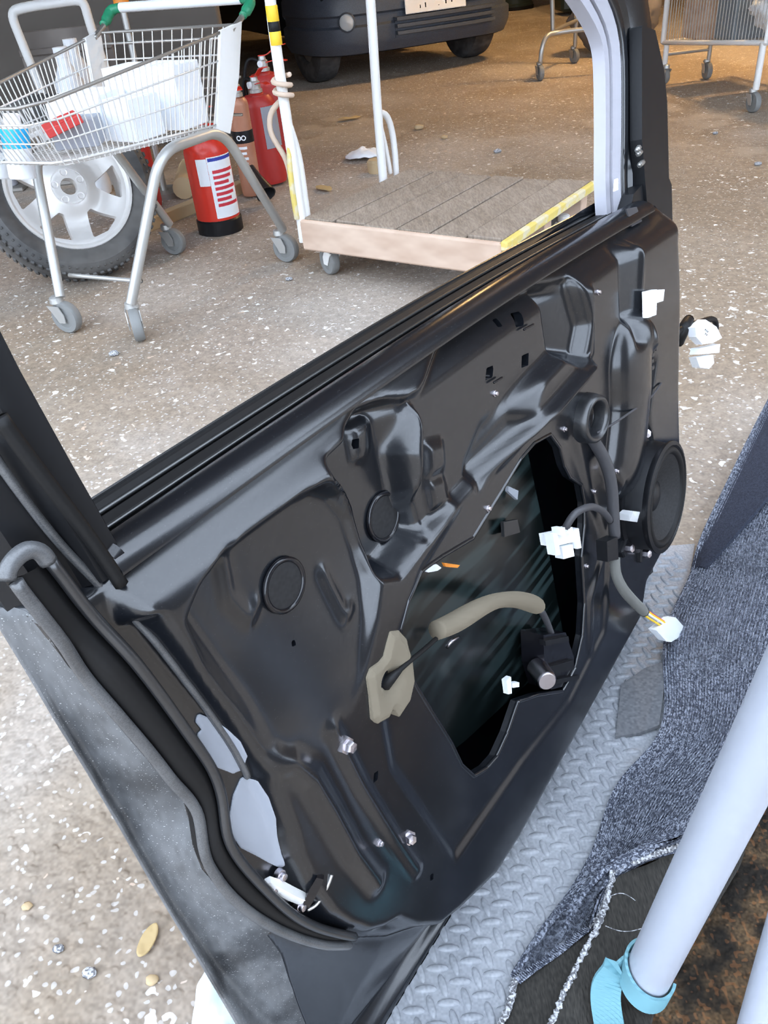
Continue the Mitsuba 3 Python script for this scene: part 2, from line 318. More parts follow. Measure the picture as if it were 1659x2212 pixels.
BUMPB = Polygon([(0.3491,0.5456),(0.3697,0.5381),(0.37,0.5172),(0.3484,0.5233)]).buffer(.003)
BOLTB = Polygon([(0.2914,0.6277),(0.3094,0.6248),(0.3033,0.6048),(0.2962,0.6001),(0.2882,0.6044)]).buffer(.003)
HANDL = Polygon([(0.8266,0.6418),(0.9412,0.6096),(0.9706,0.5706),(0.9526,0.4596),(0.8793,0.4619),(0.8075,0.5035)]).buffer(0)

def door_w(u, v):
    sh = u.shape; u = u.ravel(); v = v.ravel()
    pt = shapely.points(u, v)
    dE = sdist(E_poly, u, v); inS = shapely.contains_xy(S_poly, u, v)
    dS = np.where(inS, 0, shapely.distance(pt, S_poly)); dH = shapely.distance(pt, H_poly.boundary)
    r = dH/np.maximum(dH + dS, 1e-6)
    w = .0045 - .012*(sst(.10, .15, r) - sst(.22, .34, r)) - .0045*sst(.16, .22, r) + .031*sst(.24, 1.0, r)**1.15
    w = w + (.0395 - .031)*sst(0, .006, np.where(inS, shapely.distance(pt, S_poly.boundary), 0))
    tv = topv(u); base = .040 + .024*sst(-.001, .030, tv - v) - .008*sst(.08, .30, tv - v); k = sst(-.002, .010, np.where(v > tv - .03, sdist(EW_poly, u, v), dE)); w = w*(1 - k) + base*k
    edge = sst(.0, .03, np.where(v > tv - .05, sdist(EW_poly, u, v), dE))          # features fade out at the panel's edge
    def pocket(P, d, soft, a=1.0):
        return -d*sst(-soft*.5, soft*.5, sdist(P, u, v))*a
    f = 0
    f = f + pocket(R1, .022, .010)*sst(.43, .57, v) + pocket(R2b, .016, .007)
    # slanted pockets: deepest at one side, rising to the other
    def ramp(P, d, soft, px, pd):
        x0, y0, x1, y1 = P.bounds; q = (u - px[0])*pd[0] + (v - px[1])*pd[1]
        lo, hi = 0.0, px[2]
        return -d*sst(-soft*.5, soft*.5, sdist(P, u, v))*(1 - np.clip(q/hi, 0, 1))
    s2 = sst(-.005, .005, sdist(R2, u, v)); q = np.array((0.3156,0.5862)); qq = np.array((0.3438,0.5661))
    t = np.clip((u - q[0] + .12*(v - q[1]))/(qq[0] - q[0]), 0, 1); f = f - s2*(.034 - .018*sst(0, 1, t))
    a4, b4 = np.array((0.5995,0.5963)), np.array((0.6846,0.5689))
    t = np.clip((u - a4[0])/(b4[0] - a4[0]), 0, 1); f = f - sst(-.002, .002, sdist(R4, u, v))*(.030*(1 - t) - .006)
    a5, b5 = np.array((0.4743,0.5502)), np.array((0.5117,0.5132)); d5 = unit(b5 - a5)
    t = np.clip(((u - a5[0])*d5[0] + (v - a5[1])*d5[1])/np.linalg.norm(b5 - a5), -.3, 1); f = f + sst(-.004, .006, sdist(R5, u, v))*(.020*t)
    f = f + .010*sst(-.005, .006, sdist(R7, u, v))
    at, bt = np.array((0.7671,0.5661)), np.array((0.8099,0.5508))
    t = np.clip((u - at[0])/(bt[0] - at[0]), 0, 1); f = f + sst(-.003, .003, sdist(TAPE, u, v))*(-.008 + .018*t)
    dd = shapely.distance(pt, DOME); f = f + .024*np.sqrt(np.clip(1 - (dd/.055)**2, 0, 1))
    f = f + pocket(LOWP, .004, .012)
    f = f + .008*np.exp(-(shapely.distance(pt, RIDGE1)/.009)**2) + .005*np.exp(-(shapely.distance(pt, RIDGE2)/.006)**2)
    for g in (RIDGE3, RIDGE4): f = f + .004*np.exp(-(shapely.distance(pt, g)/.004)**2)
    f = f + .004*np.exp(-(shapely.distance(pt, CURVE1)/.006)**2)
    for g in (BUMPA, BUMPB, BOLTB): f = f + .006*sst(-.004, .004, sdist(g, u, v))
    
    w = w + f*edge
    # the panel's foot rolls back towards the sill
    return w.reshape(sh)

from scipy.ndimage import gaussian_filter
from scipy.interpolate import RegularGridInterpolator
_gu, _gv = np.arange(-.05, 1.10, .0016), np.arange(-.04, .80, .0016)
_W = door_w(*np.meshgrid(_gu, _gv, indexing='ij'))
_DW = RegularGridInterpolator((_gu, _gv), gaussian_filter(_W, 1.7), bounds_error=False, fill_value=None)
def door_w(u, v): return _DW(np.stack([np.asarray(u, float), np.asarray(v, float)], -1))
def heightfield(poly, fn, step, depth):
    x0, y0, x1, y1 = poly.bounds; nx, ny = int((x1 - x0)/step) + 2, int((y1 - y0)/step) + 2
    X, Y = np.meshgrid(x0 + np.arange(nx + 1)*step - step*.5, y0 + np.arange(ny + 1)*step - step*.5, indexing='ij')
    keep = shapely.contains_xy(poly, (X[:-1, :-1] + step/2).ravel(), (Y[:-1, :-1] + step/2).ravel())
    i, j = np.meshgrid(np.arange(nx), np.arange(ny), indexing='ij'); a = (i*(ny + 1) + j).ravel()[keep]; b = a + ny + 1
    F = np.vstack([np.stack([a, b, b + 1], 1), np.stack([a, b + 1, a + 1], 1)])
    used = np.unique(F); re = np.full(X.size, -1); re[used] = np.arange(len(used)); F = re[F]
    x, y = X.ravel()[used].copy(), Y.ravel()[used].copy()
    m = TM(np.stack([x, y, 0*x], 1), F)
    e = np.sort(m.edges, axis=1); _, inv, c = np.unique(e, axis=0, return_inverse=True, return_counts=True)
    be = m.edges[c[inv] == 1]; bv = np.unique(be)
    pts = shapely.points(x[bv], y[bv]); L = poly.boundary
    on = shapely.line_interpolate_point(L, shapely.line_locate_point(L, pts)) if L.geom_type == 'LineString' else None
    if on is None:
        best = np.full(len(bv), 9.0); on = np.zeros((len(bv), 2))
        for g in L.geoms:
            q = shapely.line_interpolate_point(g, shapely.line_locate_point(g, pts)); dd = shapely.distance(pts, q)
            k = dd < best; best[k] = dd[k]; on[k] = np.stack([shapely.get_x(q), shapely.get_y(q)], 1)[k]
    else: on = np.stack([shapely.get_x(on), shapely.get_y(on)], 1)
    x[bv], y[bv] = on[:, 0], on[:, 1]
    w = fn(x, y); V = np.stack([x, y, w], 1); N = len(V)
    lo = np.full(N, -1); lo[bv] = N + np.arange(len(bv)); Vb = np.stack([x[bv], y[bv], w[bv] - depth], 1)
    sk = np.vstack([np.stack([be[:, 1], be[:, 0], lo[be[:, 0]]], 1), np.stack([be[:, 1], lo[be[:, 0]], lo[be[:, 1]]], 1)])
    return TM(np.vstack([V, Vb]), np.vstack([F, sk]))
cut = HOLE
for s in SQ: cut = cut.union(Polygon(s))
panel_poly = H_poly.difference(cut)
dadd('inner_panel', heightfield(panel_poly.intersection(S_poly.buffer(.0015)), door_w, .0024, .010), 'mat_paint', 50)
jamb = H_poly.difference(S_poly); jcut = Polygon([(-.2, 1), (-.2, -.1)] + [(0.0525,0.1091),(0.0544,0.1913),(0.0525,0.2574),(0.0463,0.2978)] + [(.3, .5), (.3, 1)]).buffer(0)
def big(P): return P if P.geom_type == 'Polygon' else max(P.geoms, key=lambda g: g.area)
dadd('latch_jamb', heightfield(big(jamb.intersection(jcut)), door_w, .0022, .006), 'mat_dusty_lit_paint', 50, 'dusty latch-side edge of the door, daylight painted into its grey')  # dust grain plus painted daylight; the down-facing sill keeps the dark paint
dadd('sill_flange', heightfield(big(jamb.difference(jcut)), door_w, .0024, .006), 'mat_paint', 50)
hl = np.array(HOLE.exterior.segmentize(.006).coords)[:-1]
dadd('opening_flange', tube(np.c_[hl, door_w(hl[:, 0], hl[:, 1]) - .0008], .0024, 8, True), 'mat_paint', True)
# outer skin behind, closing the cavity
SK = gridmesh(lambda a, b: np.stack([.004 + (hx - .006)*a, .004 + .640*b, -.004 - .055*np.sin(PI*np.clip(b*.9 + .05, 0, 1))**.6*np.minimum(1, 12*np.minimum(a, 1 - a))], -1), 30, 30)
dadd('outer_skin', SK, 'mat_paint', True)
# lowered window glass in the cavity
GL = extrude(Polygon([(.20, .16), (0.3176,0.215), (0.3623,0.199), (0.6113,0.1305), (0.6057,0.2886), (0.5917,0.4546), (.60, .6), (.2, .6)]), .004, trans(0, 0, .006))
dadd('window_glass', GL, 'mat_glass_dusty', False, 'dusty dark tinted glass wound down inside the door')

# ---- belt line: outer molding, slot, waist rail
def belt(name, pxl, pxr, prof, mat, smooth=30, label=None, nseg=24, off=.0015):
    a, b = np.array(pxl, float), np.array(pxr, float); N = nseg
    path = np.array([a*(1 - t) + b*t for t in np.linspace(0, 1, N)]); path = np.c_[path[:, 0], path[:, 1], 0*path[:, 0]]
    path[:, 1] = beltv(path[:, 0]) + off
    S = np.tile([0, 1., 0], (N, 1)); H = np.tile([0, 0, 1.], (N, 1))
    return dadd(name, sweep(path, prof, (S, H)), mat, smooth, label)
bl, br = (.052, 0), (.945, 0)
def arcp(cx, cy, r, a0, a1, n): return [(cx + r*math.cos(t), cy + r*math.sin(t)) for t in np.radians(np.linspace(a0, a1, n))]
belt('outer_molding', bl, br, [(-.03, -.0368), (.0, -.0375), (.0014, -.0362), (.0006, -.0348), (-.03, -.0348)], 'mat_lip_gloss', 30)
belt('outer_weatherstrip', bl, br, [(-.03, -.0348), (-.001, -.0346), (-.0005, -.028), (-.003, -.0235), (-.006, -.0222), (-.03, -.022)], 'mat_rubber', 30)
belt('strip_lip', bl, br, arcp(-.004, -.0208, .0018, 0, 330, 8), 'mat_lip_gloss', True)
belt('inner_weatherstrip', bl, br, [(-.03, -.0195), (-.006, -.0192), (-.0045, -.014), (-.005, -.003), (-.007, -.0015), (-.03, -.0015)], 'mat_rubber', 30)
belt('strip_edge', bl, br, arcp(-.006, -.0004, .0016, 0, 330, 12), 'mat_lip_gloss', True)
belt('waist_rail', (.055, 0), (.932, 0), [(-.016, .014), (-.004, .0155), (.0015, .018), (.0038, .023), (.0045, .030), (.0038, .037), (.0015, .0435), (-.0025, .0485), (-.007, .051), (-.0105, .0505), (-.0125, .047), (-.016, .040)], 'mat_paint', 45, off=0)

dadd('rail_end', lathe([(.0, -.01), (.0075, -.01), (.0085, .002), (.0115, .003), (.0125, -.004)], 20, axisM((.058, float(beltv(.058)) - .006, .036), (-1, 0, .15))), 'mat_black_gloss', 30)
# ---- window frame: rear upright, front upright, header
def bar(name, pts, prof, mat, smooth=35, side=None, label=None, parent=DOOR):
    p = np.array(pts, float); N = len(p); t = np.gradient(p, axis=0); t /= np.linalg.norm(t, axis=1, keepdims=True)
    H = np.tile([0, 0, 1.], (N, 1)); H -= t*np.sum(H*t, 1)[:, None]; H /= np.linalg.norm(H, axis=1, keepdims=True)
    S = np.cross(t, H)
    return dadd(name, sweep(p, prof, (S, H)), mat, smooth, label, parent)
UP = [(.069, .655, 0), (.068, .67, 0), (.064, .72, 0), (.060, .78, 0), (.057, .90, 0), (.060, 1.05, 0), (.075, 1.14, 0)]
bar('rear_upright', UP, [(.004, .0), (.001, .006), (.0, .034), (-.003, .040), (-.014, .042), (-.022, .040), (-.030, .030), (-.050, .026), (-.060, .010), (-.064, .004), (-.064, -.006), (.004, -.008)], 'mat_black_plastic', 30)
FRX = [(x, y, 0) for x, y in [(.930, .60), (.934, .66), (.944, .70), (.958, .76), (.965, .815), (.952, .850), (.905, .895), (.80, .96), (.62, 1.04), (.40, 1.10), (.20, 1.13), (.05, 1.14)]]
FRS = spline(FRX, 44)
# the front upright: stepped section from the pale glass channel out to the painted pillar face
CH = FRS.copy()
bar('glass_run_channel', CH, [(-.034, .001), (-.021, .001), (-.020, -.012), (-.036, -.014)], 'mat_run_channel', 30, label='pale grey glass run channel')
bar('run_channel_lip', CH, [(-.0185, .004), (-.001, .008), (.0, .003), (-.018, -.001)], 'mat_run_channel', 30, label='pale grey inner lip of the glass run')
bar('front_upright', CH, [(-.0195, -.012), (-.0185, -.002), (-.001, .001), (.0, .010), (.003, .012), (.012, .012), (.015, .006), (.024, .004), (.030, .012), (.055, .020), (.082, .019), (.100, .010), (.108, -.004), (.108, -.03), (.05, -.04), (-.018, -.016)], 'mat_paint', 35)
MT = Polygon([(0.9111,0.6206),(0.9324,0.6442),(0.9719,0.6488),(0.9973,0.6634),(1.0451,0.6583),(1.077,0.6196),(1.0729,0.5686),(1.0572,0.533),(0.9809,0.5568)])
dadd('mirror_panel', extrude(MT, .018, trans(0, 0, .006)), 'mat_black_plastic', False)
dadd('mirror_sail', extrude(Polygon([(0.9904,0.8267),(1.0314,0.8166),(1.055,0.7706),(1.0611,0.7303),(1.0548,0.6549),(1.0471,0.5816),(0.9704,0.6031),(0.9668,0.7034)]).buffer(.003), .016, trans(0, 0, .012)), 'mat_black_plastic', False)
for pts in ([(0.9441,0.6946,0.028),(0.9527,0.6966,0.028)], [(0.9486,0.6756,0.028),(0.9621,0.6764,0.028)], [(0.9517,0.6887,0.026),(0.9617,0.6893,0.026)]):
    dadd('clip', tube(pts, .0035, 6), 'mat_zinc', True, 'bright metal clip in the mirror recess')
tq = [(0.848,0.6461),(0.8808,0.64),(0.8958,0.6182),(0.8612,0.6212)]
dadd('tape', extrude(Polygon(tq), .002, trans(0, 0, .045)), 'mat_wire_insulation', False, 'blue-black tape wrapped over the corner of the rail')
stq = [(0.9046,0.6704),(0.9153,0.6694),(0.9123,0.6559),(0.8985,0.6572)]
dadd('sticker', extrude(Polygon(stq), .0012, trans(0, 0, .011)), 'mat_paper', False, 'tiny white sticker')

# ---- rubber weatherstrip along the latch edge
def surf(pts, n, lift=0.0):
    p = spline([(a, b) for a, b in pts], n); w = door_w(p[:, 0], p[:, 1]); return np.c_[p, w + lift]
SO = [(0.0017,0.6877),(0.0024,0.6805),(0.0043,0.6672),(0.0097,0.6297),(0.0166,0.5829),(0.0259,0.5253),(0.0297,0.4993),(0.0334,0.4787),(0.0317,0.4583),(0.0261,0.4369),(0.0249,0.4128),(0.0305,0.3729),(0.0426,0.3309),(0.0585,0.291),(0.0774,0.2531),(0.1012,0.2155)]
SI = [(0.0235,0.6852),(0.0255,0.6735),(0.0276,0.659),(0.0316,0.6376),(0.041,0.5884),(0.05,0.5246),(0.0532,0.4948),(0.0503,0.4663),(0.0429,0.4406),(0.0424,0.4147),(0.0509,0.3659),(0.0631,0.3167),(0.0819,0.2702),(0.1043,0.2301)]
so, si = spline(SO, 70), spline(SI, 70)
def zz(p, l):
    k = sst(.60, .645, p[:, 1]); return np.c_[p, door_w(p[:, 0], np.minimum(p[:, 1], .63))*(1 - k) + .034*k + l]
def strip(a, b, fr, lifts):
    rows = [zz(a*(1 - f) + b*f, l) for f, l in zip(fr, lifts)]
    V = np.stack(rows, 1); n, k = V.shape[:2]; i, j = np.meshgrid(np.arange(n - 1), np.arange(k - 1), indexing='ij'); q = (i*k + j).ravel()
    return TM(V.reshape(-1, 3), np.vstack([np.stack([q, q + 1, q + k + 1], 1), np.stack([q, q + k + 1, q + k], 1)]))
dadd('weatherstrip', strip(so, si, [0, .05, .3, .6, .9, 1.0], [-.002, .006, .009, .009, .007, -.002]), 'mat_rubber', 60, 'black rubber door seal')
WS = DOOR + '__weatherstrip'
cap = zz(spline([(-0.0014,0.6911),(0.0013,0.6951),(0.006,0.6978),(0.0117,0.6989),(0.0168,0.6978),(0.0205,0.6936),(0.022,0.6862)], 18), .0115)
outer = np.vstack([cap[::-1], zz(so, .008)[1:]]) if False else np.vstack([zz(so, .0125)])
rr = np.full(70, .0041)
dadd('seal_lip', tube(outer, rr, 8), 'mat_dusty_rubber', True, 'dusty grey outer lip of the seal', parent=WS)
dadd('seal_lip', tube(zz(si, .0105), .0040, 8), 'mat_seal_lip', True, parent=WS)
dadd('seal_end', tube(cap, .0050, 10), 'mat_dusty_rubber', True, 'rounded moulded end of the seal', parent=WS)
# lip that borders the trimmed panel edge, running down from the window frame
ed = zz(spline([(0.0259,0.7504),(0.0288,0.7297),(0.0365,0.6868),(0.0457,0.6532),(0.0552,0.6147),(0.0653,0.5623),(0.0727,0.5212),(0.0775,0.4837),(0.0793,0.4556)], 50), .0015)
dadd('edge_trim', tube(ed, .0028, 6), 'mat_dusty_rubber', True)
fs = [(a, b, .047) for a, b in [(0.0334,0.767),(0.0373,0.7431),(0.0437,0.7097),(0.0487,0.6822),(0.0532,0.6492)]]
dadd('frame_seal', tube(spline(fs, 24), .0045, 8), 'mat_rubber', True)
# patches of grey sealing film stuck on the ledge
for pl, lb in (([(0.0658,0.5273),(0.0718,0.5173),(0.0752,0.507),(0.0784,0.4938),(0.0796,0.4778),(0.0772,0.466),(0.0723,0.4682),(0.0634,0.4837),(0.0587,0.4991),(0.0594,0.5082),(0.0611,0.5154),(0.0661,0.5149),(0.0641,0.5255)], 'torn grey sealing film left on the latch-side ledge'),
           ([(0.0756,0.4551),(0.081,0.4483),(0.0823,0.4308),(0.0815,0.4079),(0.0788,0.3897),(0.0759,0.3711),(0.0749,0.3588),(0.0688,0.3722),(0.0612,0.391),(0.0537,0.4083),(0.0522,0.4246),(0.0566,0.4382),(0.0656,0.4494)], 'leaf-shaped patch of grey sealing film')):
    P = Polygon(pl).buffer(.002)
    dadd('sealing_film', heightfield(P, lambda x, y: np.maximum(door_w(x, y), .0395) + .0014, .0016, .0012), 'mat_film', True, lb)
def disc(c, r, h, mat, name, label=None, w=None, ry=None, dome=0.0, n=28):
    w0 = float(door_w(np.array([c[0]]), np.array([c[1]]))[0]) if w is None else w
    m = lathe([(0, h + dome), (r*.6, h + dome*.6), (r*.9, h), (r, h*.6), (r, -.004)], n)
    if ry: m.apply_transform(np.diag([1, ry, 1, 1.]))
    m.apply_transform(trans(c[0], c[1], w0)); return dadd(name, m, mat, 50, label)
def mesh_plug(c, r, name, label):
    k = disc(c, r, .0025, 'mat_cone', name, label)
    w0 = float(door_w(np.array([c[0]]), np.array([c[1]]))[0])
    a = np.linspace(0, 2*PI, 37)[:-1]
    add(k, 'rim', dl(tube(np.c_[c[0] + r*np.cos(a), c[1] + r*np.sin(a), np.full(36, w0 + .002)], .0022, 6, True)), 'mat_black_gloss', True)
mesh_plug((0.1677,0.5651), .0195, 'rubber_plug', 'round rubber plug in the latch-side recess')
mesh_plug((0.3028,0.5382), .0205, 'rubber_plug', 'round rubber plug below the pull-handle recess')
# chrome bolt heads and screws
def bolt(c, r, label=None, w=None, name='bolt', tilt=(0, 0, 1)):
    w0 = float(door_w(np.array([c[0]]), np.array([c[1]]))[0]) if w is None else w
    m = cat(lathe([(0, r*1.5), (r*.75, r*1.42), (r*.9, r*1.1), (r*.9, r*.5), (r*1.25, r*.42), (r*1.3, 0), (r*1.3, -.003)], 6 if name == 'bolt' else 20))
    m.apply_transform(axisM((c[0], c[1], w0), tilt)); return dadd(name, m, 'mat_chrome', 25, label)
bolt((0.1956,0.2565), .0058, 'shiny bolt low on the panel', tilt=(-.3, .3, .9))
bolt((0.1579,0.4176), .006)
bolt((0.1615,0.2896), .003)
for c in [(0.4834,0.5709),(0.5967,0.4753),(0.6964,0.3666),(0.6541,0.3608),(0.422,0.478),(0.6173,0.2726),(0.7051,0.5926)]: bolt(c, .0026, name='rivet')
bolt((0.8093,0.3608), .0078, 'big chrome bolt above the loudspeaker', w=.060, tilt=(-.35, .25, .9))
# welded notch edges of pressed tabs
for seg in ([(0.5505,0.6095),(0.5713,0.6068)], [(0.4792,0.5843),(0.4955,0.5823)]): dadd('tab_edge', tube(p3(seg, .052), .0012, 6), 'mat_paint', True)

# ---- latch: striker plate, screws and hook at the bottom of the latch edge
LT = dadd('latch', tube([(0.0567,0.3671,0.047),(0.0617,0.354,0.048),(0.0696,0.3341,0.048),(0.0802,0.3101,0.046)], [.0035, .0052, .0054, .0050], 4, squash=1.0), 'mat_white_paint', 30, 'bright metal door latch')
for c in [(0.069,0.3569),(0.0566,0.3549),(0.0729,0.3123)]: bolt(c, .0036, w=.0455, name='latch_screw')
add(LT, 'fork', dl(tube([(0.0755,0.3061,0.046),(0.0805,0.3161,0.051),(0.0868,0.3253,0.055),(0.0933,0.3319,0.058)], [.0045, .0062, .0066, .0055], 4, squash=.7)), 'mat_black_gloss', 30, 'black latch fork')
add(LT, 'fork_edge', dl(tube(spline([(0.0774,0.3009,0.046),(0.0845,0.3001,0.049),(0.0922,0.3066,0.053),(0.0991,0.3141,0.056),(0.1039,0.3194,0.057)], 20), .0016, 6)), 'mat_zinc', True)

# ---- grommet ring with the hollow behind it
rc = np.array((0.6426,0.467)); a = np.linspace(0, 2*PI, 49)[:-1]
d1 = unit(np.array((0.6794,0.4788)) - np.array((0.6072,0.4557)))
Rl = .5*np.linalg.norm(np.array((0.6572,0.4933)) - np.array((0.624,0.4457)))
rw = float(door_w(np.array([rc[0]]), np.array([rc[1]]))[0])
dadd('grommet', lathe([(Rl*.62, -.004), (Rl*.66, .012), (Rl*.8, .017), (Rl*.95, .014), (Rl*1.0, .006), (Rl*1.02, -.006)], 48, axisM((rc[0], rc[1], rw), (-.12, .0, 1))), 'mat_seal_lip', True, 'oval grey cable grommet')
add(DOOR + '__grommet', 'bore', dl(lathe([(0, -.001), (Rl*.64, -.001), (Rl*.66, .010)], 32, axisM((rc[0], rc[1], rw), (-.12, 0, 1)))), 'mat_black_gloss', True)

# ---- loudspeaker
sc = np.array([.800, .270]); sr = .078
sw = .056
SP = dadd('loudspeaker', lathe([(sr*1.04, -.006), (sr*1.06, .004), (sr*.98, .006), (sr*.95, .028), (sr*1.0, .034), (sr*1.0, .037), (sr*.93, .0385), (sr*.90, .036)], 64, trans(sc[0], sc[1], sw)), 'mat_black_plastic', 35, 'round black door loudspeaker')
add(SP, 'surround', dl(lathe([(sr*.91, .035), (sr*.87, .038), (sr*.82, .0385), (sr*.78, .036), (sr*.76, .033)], 64, trans(sc[0], sc[1], sw))), 'mat_rubber', True)
add(SP, 'cone', dl(lathe([(sr*.77, .034), (sr*.55, .024), (sr*.30, .014)], 64, trans(sc[0], sc[1], sw))), 'mat_cone', True)
add(SP, 'dust_cap', dl(lathe([(sr*.31, .013), (sr*.27, .019), (sr*.15, .023), (.0001, .0245)], 48, trans(sc[0], sc[1], sw))), 'mat_black_plastic', True)
for ang, bx in ((115, 0), (205, 1), (-25, 1), (255, 0)):
    c = sc + sr*1.12*np.array([math.cos(math.radians(ang)), math.sin(math.radians(ang))])
    add(SP, 'mounting_lug', dl(mv(box(.024, .018, .008, .002), frame((c[0], c[1], sw + .002), [math.cos(math.radians(ang)), math.sin(math.radians(ang)), 0], [-math.sin(math.radians(ang)), math.cos(math.radians(ang)), 0], [0, 0, 1]))), 'mat_black_plastic')
    m = lathe([(0, .010), (.0055, .0095), (.0062, .006), (.0062, 0)], 6, axisM((c[0], c[1], sw + .006), (-.2, .2, .95)))
    add(SP, 'screw', dl(m), 'mat_chrome', 25, 'bright screw')
pc = [(0.7074,0.2965,0.075),(0.7066,0.3038,0.082),(0.7299,0.288,0.082),(0.7424,0.2712,0.08),(0.7247,0.2747,0.078),(0.7108,0.2843,0.074)]
add(SP, 'plug', dl(trimesh.convex.convex_hull(np.vstack([np.array(pc), np.array(pc) - [0, 0, .014]]))), 'mat_white_plastic', False, 'small off-white plug')

# ---- wiring
HARN = dadd('wiring_harness', tube(spline([(0.6477,0.439,0.064),(0.6585,0.4152,0.068),(0.6654,0.3897,0.072),(0.6673,0.3563,0.074),(0.6644,0.3243,0.074),(0.6616,0.2915,0.074)], 34), .0075, 10), 'mat_wire_insulation', True, 'dark taped wiring harness')
def wadd(name, pts, r, mat, n=30, label=None, sides=8): return add(HARN, name, dl(tube(spline(pts, n), r, sides)), mat, True, label)
wadd('wire', [(0.6415,0.4491,0.075),(0.6834,0.4422,0.08),(0.7411,0.4306,0.08),(0.7964,0.4189,0.078),(0.8633,0.4102,0.07)], .0014, 'mat_wire_insulation', label='thin black wire crossing the hinge-side bulge')
wadd('branch', [(0.6532,0.3211,0.074),(0.6178,0.3561,0.084),(0.579,0.3886,0.092),(0.5492,0.4058,0.094),(0.5319,0.4076,0.09),(0.5245,0.3942,0.082)], .0042, 'mat_wire_insulation', label='black sheathed branch to the white socket')
wadd('tail', [(0.6596,0.2603,0.072),(0.6537,0.2429,0.074),(0.6548,0.223,0.078),(0.6727,0.188,0.082),(0.7044,0.1413,0.086)], .0072, 'mat_foam_grey', label='grey sleeved cable tail')
for i, (o, mt) in enumerate(((-.0035, 'mat_yellow'), (.0, 'mat_white_plastic'), (.0035, 'mat_red_wire'), (.002, 'mat_yellow'))):
    P = np.array([(0.6987,0.1489,0.086),(0.7199,0.1231,0.087),(0.7425,0.0975,0.088),(0.7621,0.0754,0.088)]) + [o, o*.6, .002*(i % 2)]
    wadd('wire', P, .0016, mt, 16)
def hullbox(px, w0, th): 
    p = np.array(px); return trimesh.convex.convex_hull(np.vstack([np.c_[p, np.full(len(p), w0)], np.c_[p, np.full(len(p), w0 - th)]]))
add(HARN, 'plug', dl(hullbox([(0.7264,0.0926),(0.7853,0.0688),(0.8041,0.0561),(0.8403,0.0068),(0.8348,-0.0009),(0.779,0.0284),(0.7611,0.0439)], .092, .012)), 'mat_white_plastic', False, 'white plug at the loose end')
add(HARN, 'cable_clip', dl(hullbox([(0.6252,0.3094),(0.6565,0.2959),(0.6526,0.2645),(0.6216,0.2815)], .08, .014)), 'mat_black_plastic')
CX = np.array((0.5188,0.3822)); du_ = np.array((0.5468,0.3676)) - CX; dv_ = np.array((0.5184,0.3981)) - CX
def cbox(a0, a1, b0, b1, w0, th):
    q = [CX + du_*a + dv_*b for a, b in ((a0, b0), (a1, b0), (a1, b1), (a0, b1))]; return hullbox(q, w0, th)
add(HARN, 'socket', dl(cat(cbox(-1, .95, -.35, .6, .082, .014), cbox(-1.1, -.75, -1.0, .75, .086, .01), cbox(.62, 1.0, -.9, .8, .086, .01), cbox(-.45, .45, -1.5, -.5, .084, .01), cbox(-.5, -.1, .5, 1.1, .086, .01), cbox(.15, .5, .5, 1.0, .086, .01))), 'mat_white_plastic', False, 'white multi-part socket hanging over the opening')
# cable that leaves the hinge edge with a rubber boot and white tagged plugs
def hp(L): return np.array(L)
add(HARN, 'boot', dl(tube(spline([(1.0762,0.383,0.02),(1.0745,0.4013,0.03),(1.1066,0.4077,0.03)], 12), np.linspace(.011, .008, 12), 10)), 'mat_rubber', True, 'black rubber boot at the hinge edge')
wadd('lead', [(0.9953,0.4086,0.03),(1.0285,0.4099,0.03),(1.0664,0.4067,0.03),(1.1142,0.3956,0.03),(1.1599,0.3826,0.03),(1.2032,0.3708,0.03),(1.2427,0.349,0.03),(1.2418,0.3377,0.03)], .005, 'mat_rubber')
add(HARN, 'tag', dl(hullbox([(1.0741,0.4066),(1.1243,0.4007),(1.1801,0.3667),(1.2089,0.3359),(1.1582,0.3474),(1.1065,0.3662),(1.0768,0.3905)], .05, .012)), 'mat_paper', False, 'white printed tag on the hanging plug')
add(HARN, 'hanging_plug', dl(cat(hullbox([(1.108,0.3593),(1.2149,0.3226),(1.2085,0.3094),(1.0978,0.3526)], .045, .014), hullbox([(1.0884,0.3518),(1.173,0.3209),(1.1792,0.3034),(1.1512,0.3047),(1.1045,0.3275)], .045, .012))), 'mat_white_plastic', False, 'white plug hanging free beyond the hinge edge')
for sx, sy in ((0, 0), (1, 0), (2, 0), (0, 1), (1, 1)):
    q = np.array((1.1178,0.3864)) + np.array([.0055*sx, -.007*sy - .004*sx])
    add(HARN, 'print_mark', dl(mv(box(.004, .0016, .0006, .0001), trans(q[0], q[1], .0515))), 'mat_wire_insulation')
# white clip and stamped marks on the hinge face
add(DOOR, 'hinge_clip', dl(cat(hullbox([(0.8008,0.5588),(0.8331,0.5503),(0.8247,0.5209),(0.7965,0.5274)], .084, .007), hullbox([(0.8379,0.5476),(0.8669,0.5386),(0.8596,0.5261),(0.8352,0.532)], .081, .005))), 'mat_white_plastic', False, 'white plastic clip on the hinge face')
for i, q in enumerate([(0.8285,0.5025),(0.8334,0.492),(0.8301,0.4833),(0.8271,0.4758),(0.8225,0.4689),(0.8194,0.4613),(0.8148,0.4544)]):
    w0 = float(door_w(np.array([q[0]]), np.array([q[1]]))[0])
    dadd('stamped_mark', mv(box(.008 - .002*(i % 2), .006, .003, .0009), trans(q[0], q[1], w0 + .001)), 'mat_seal_lip')

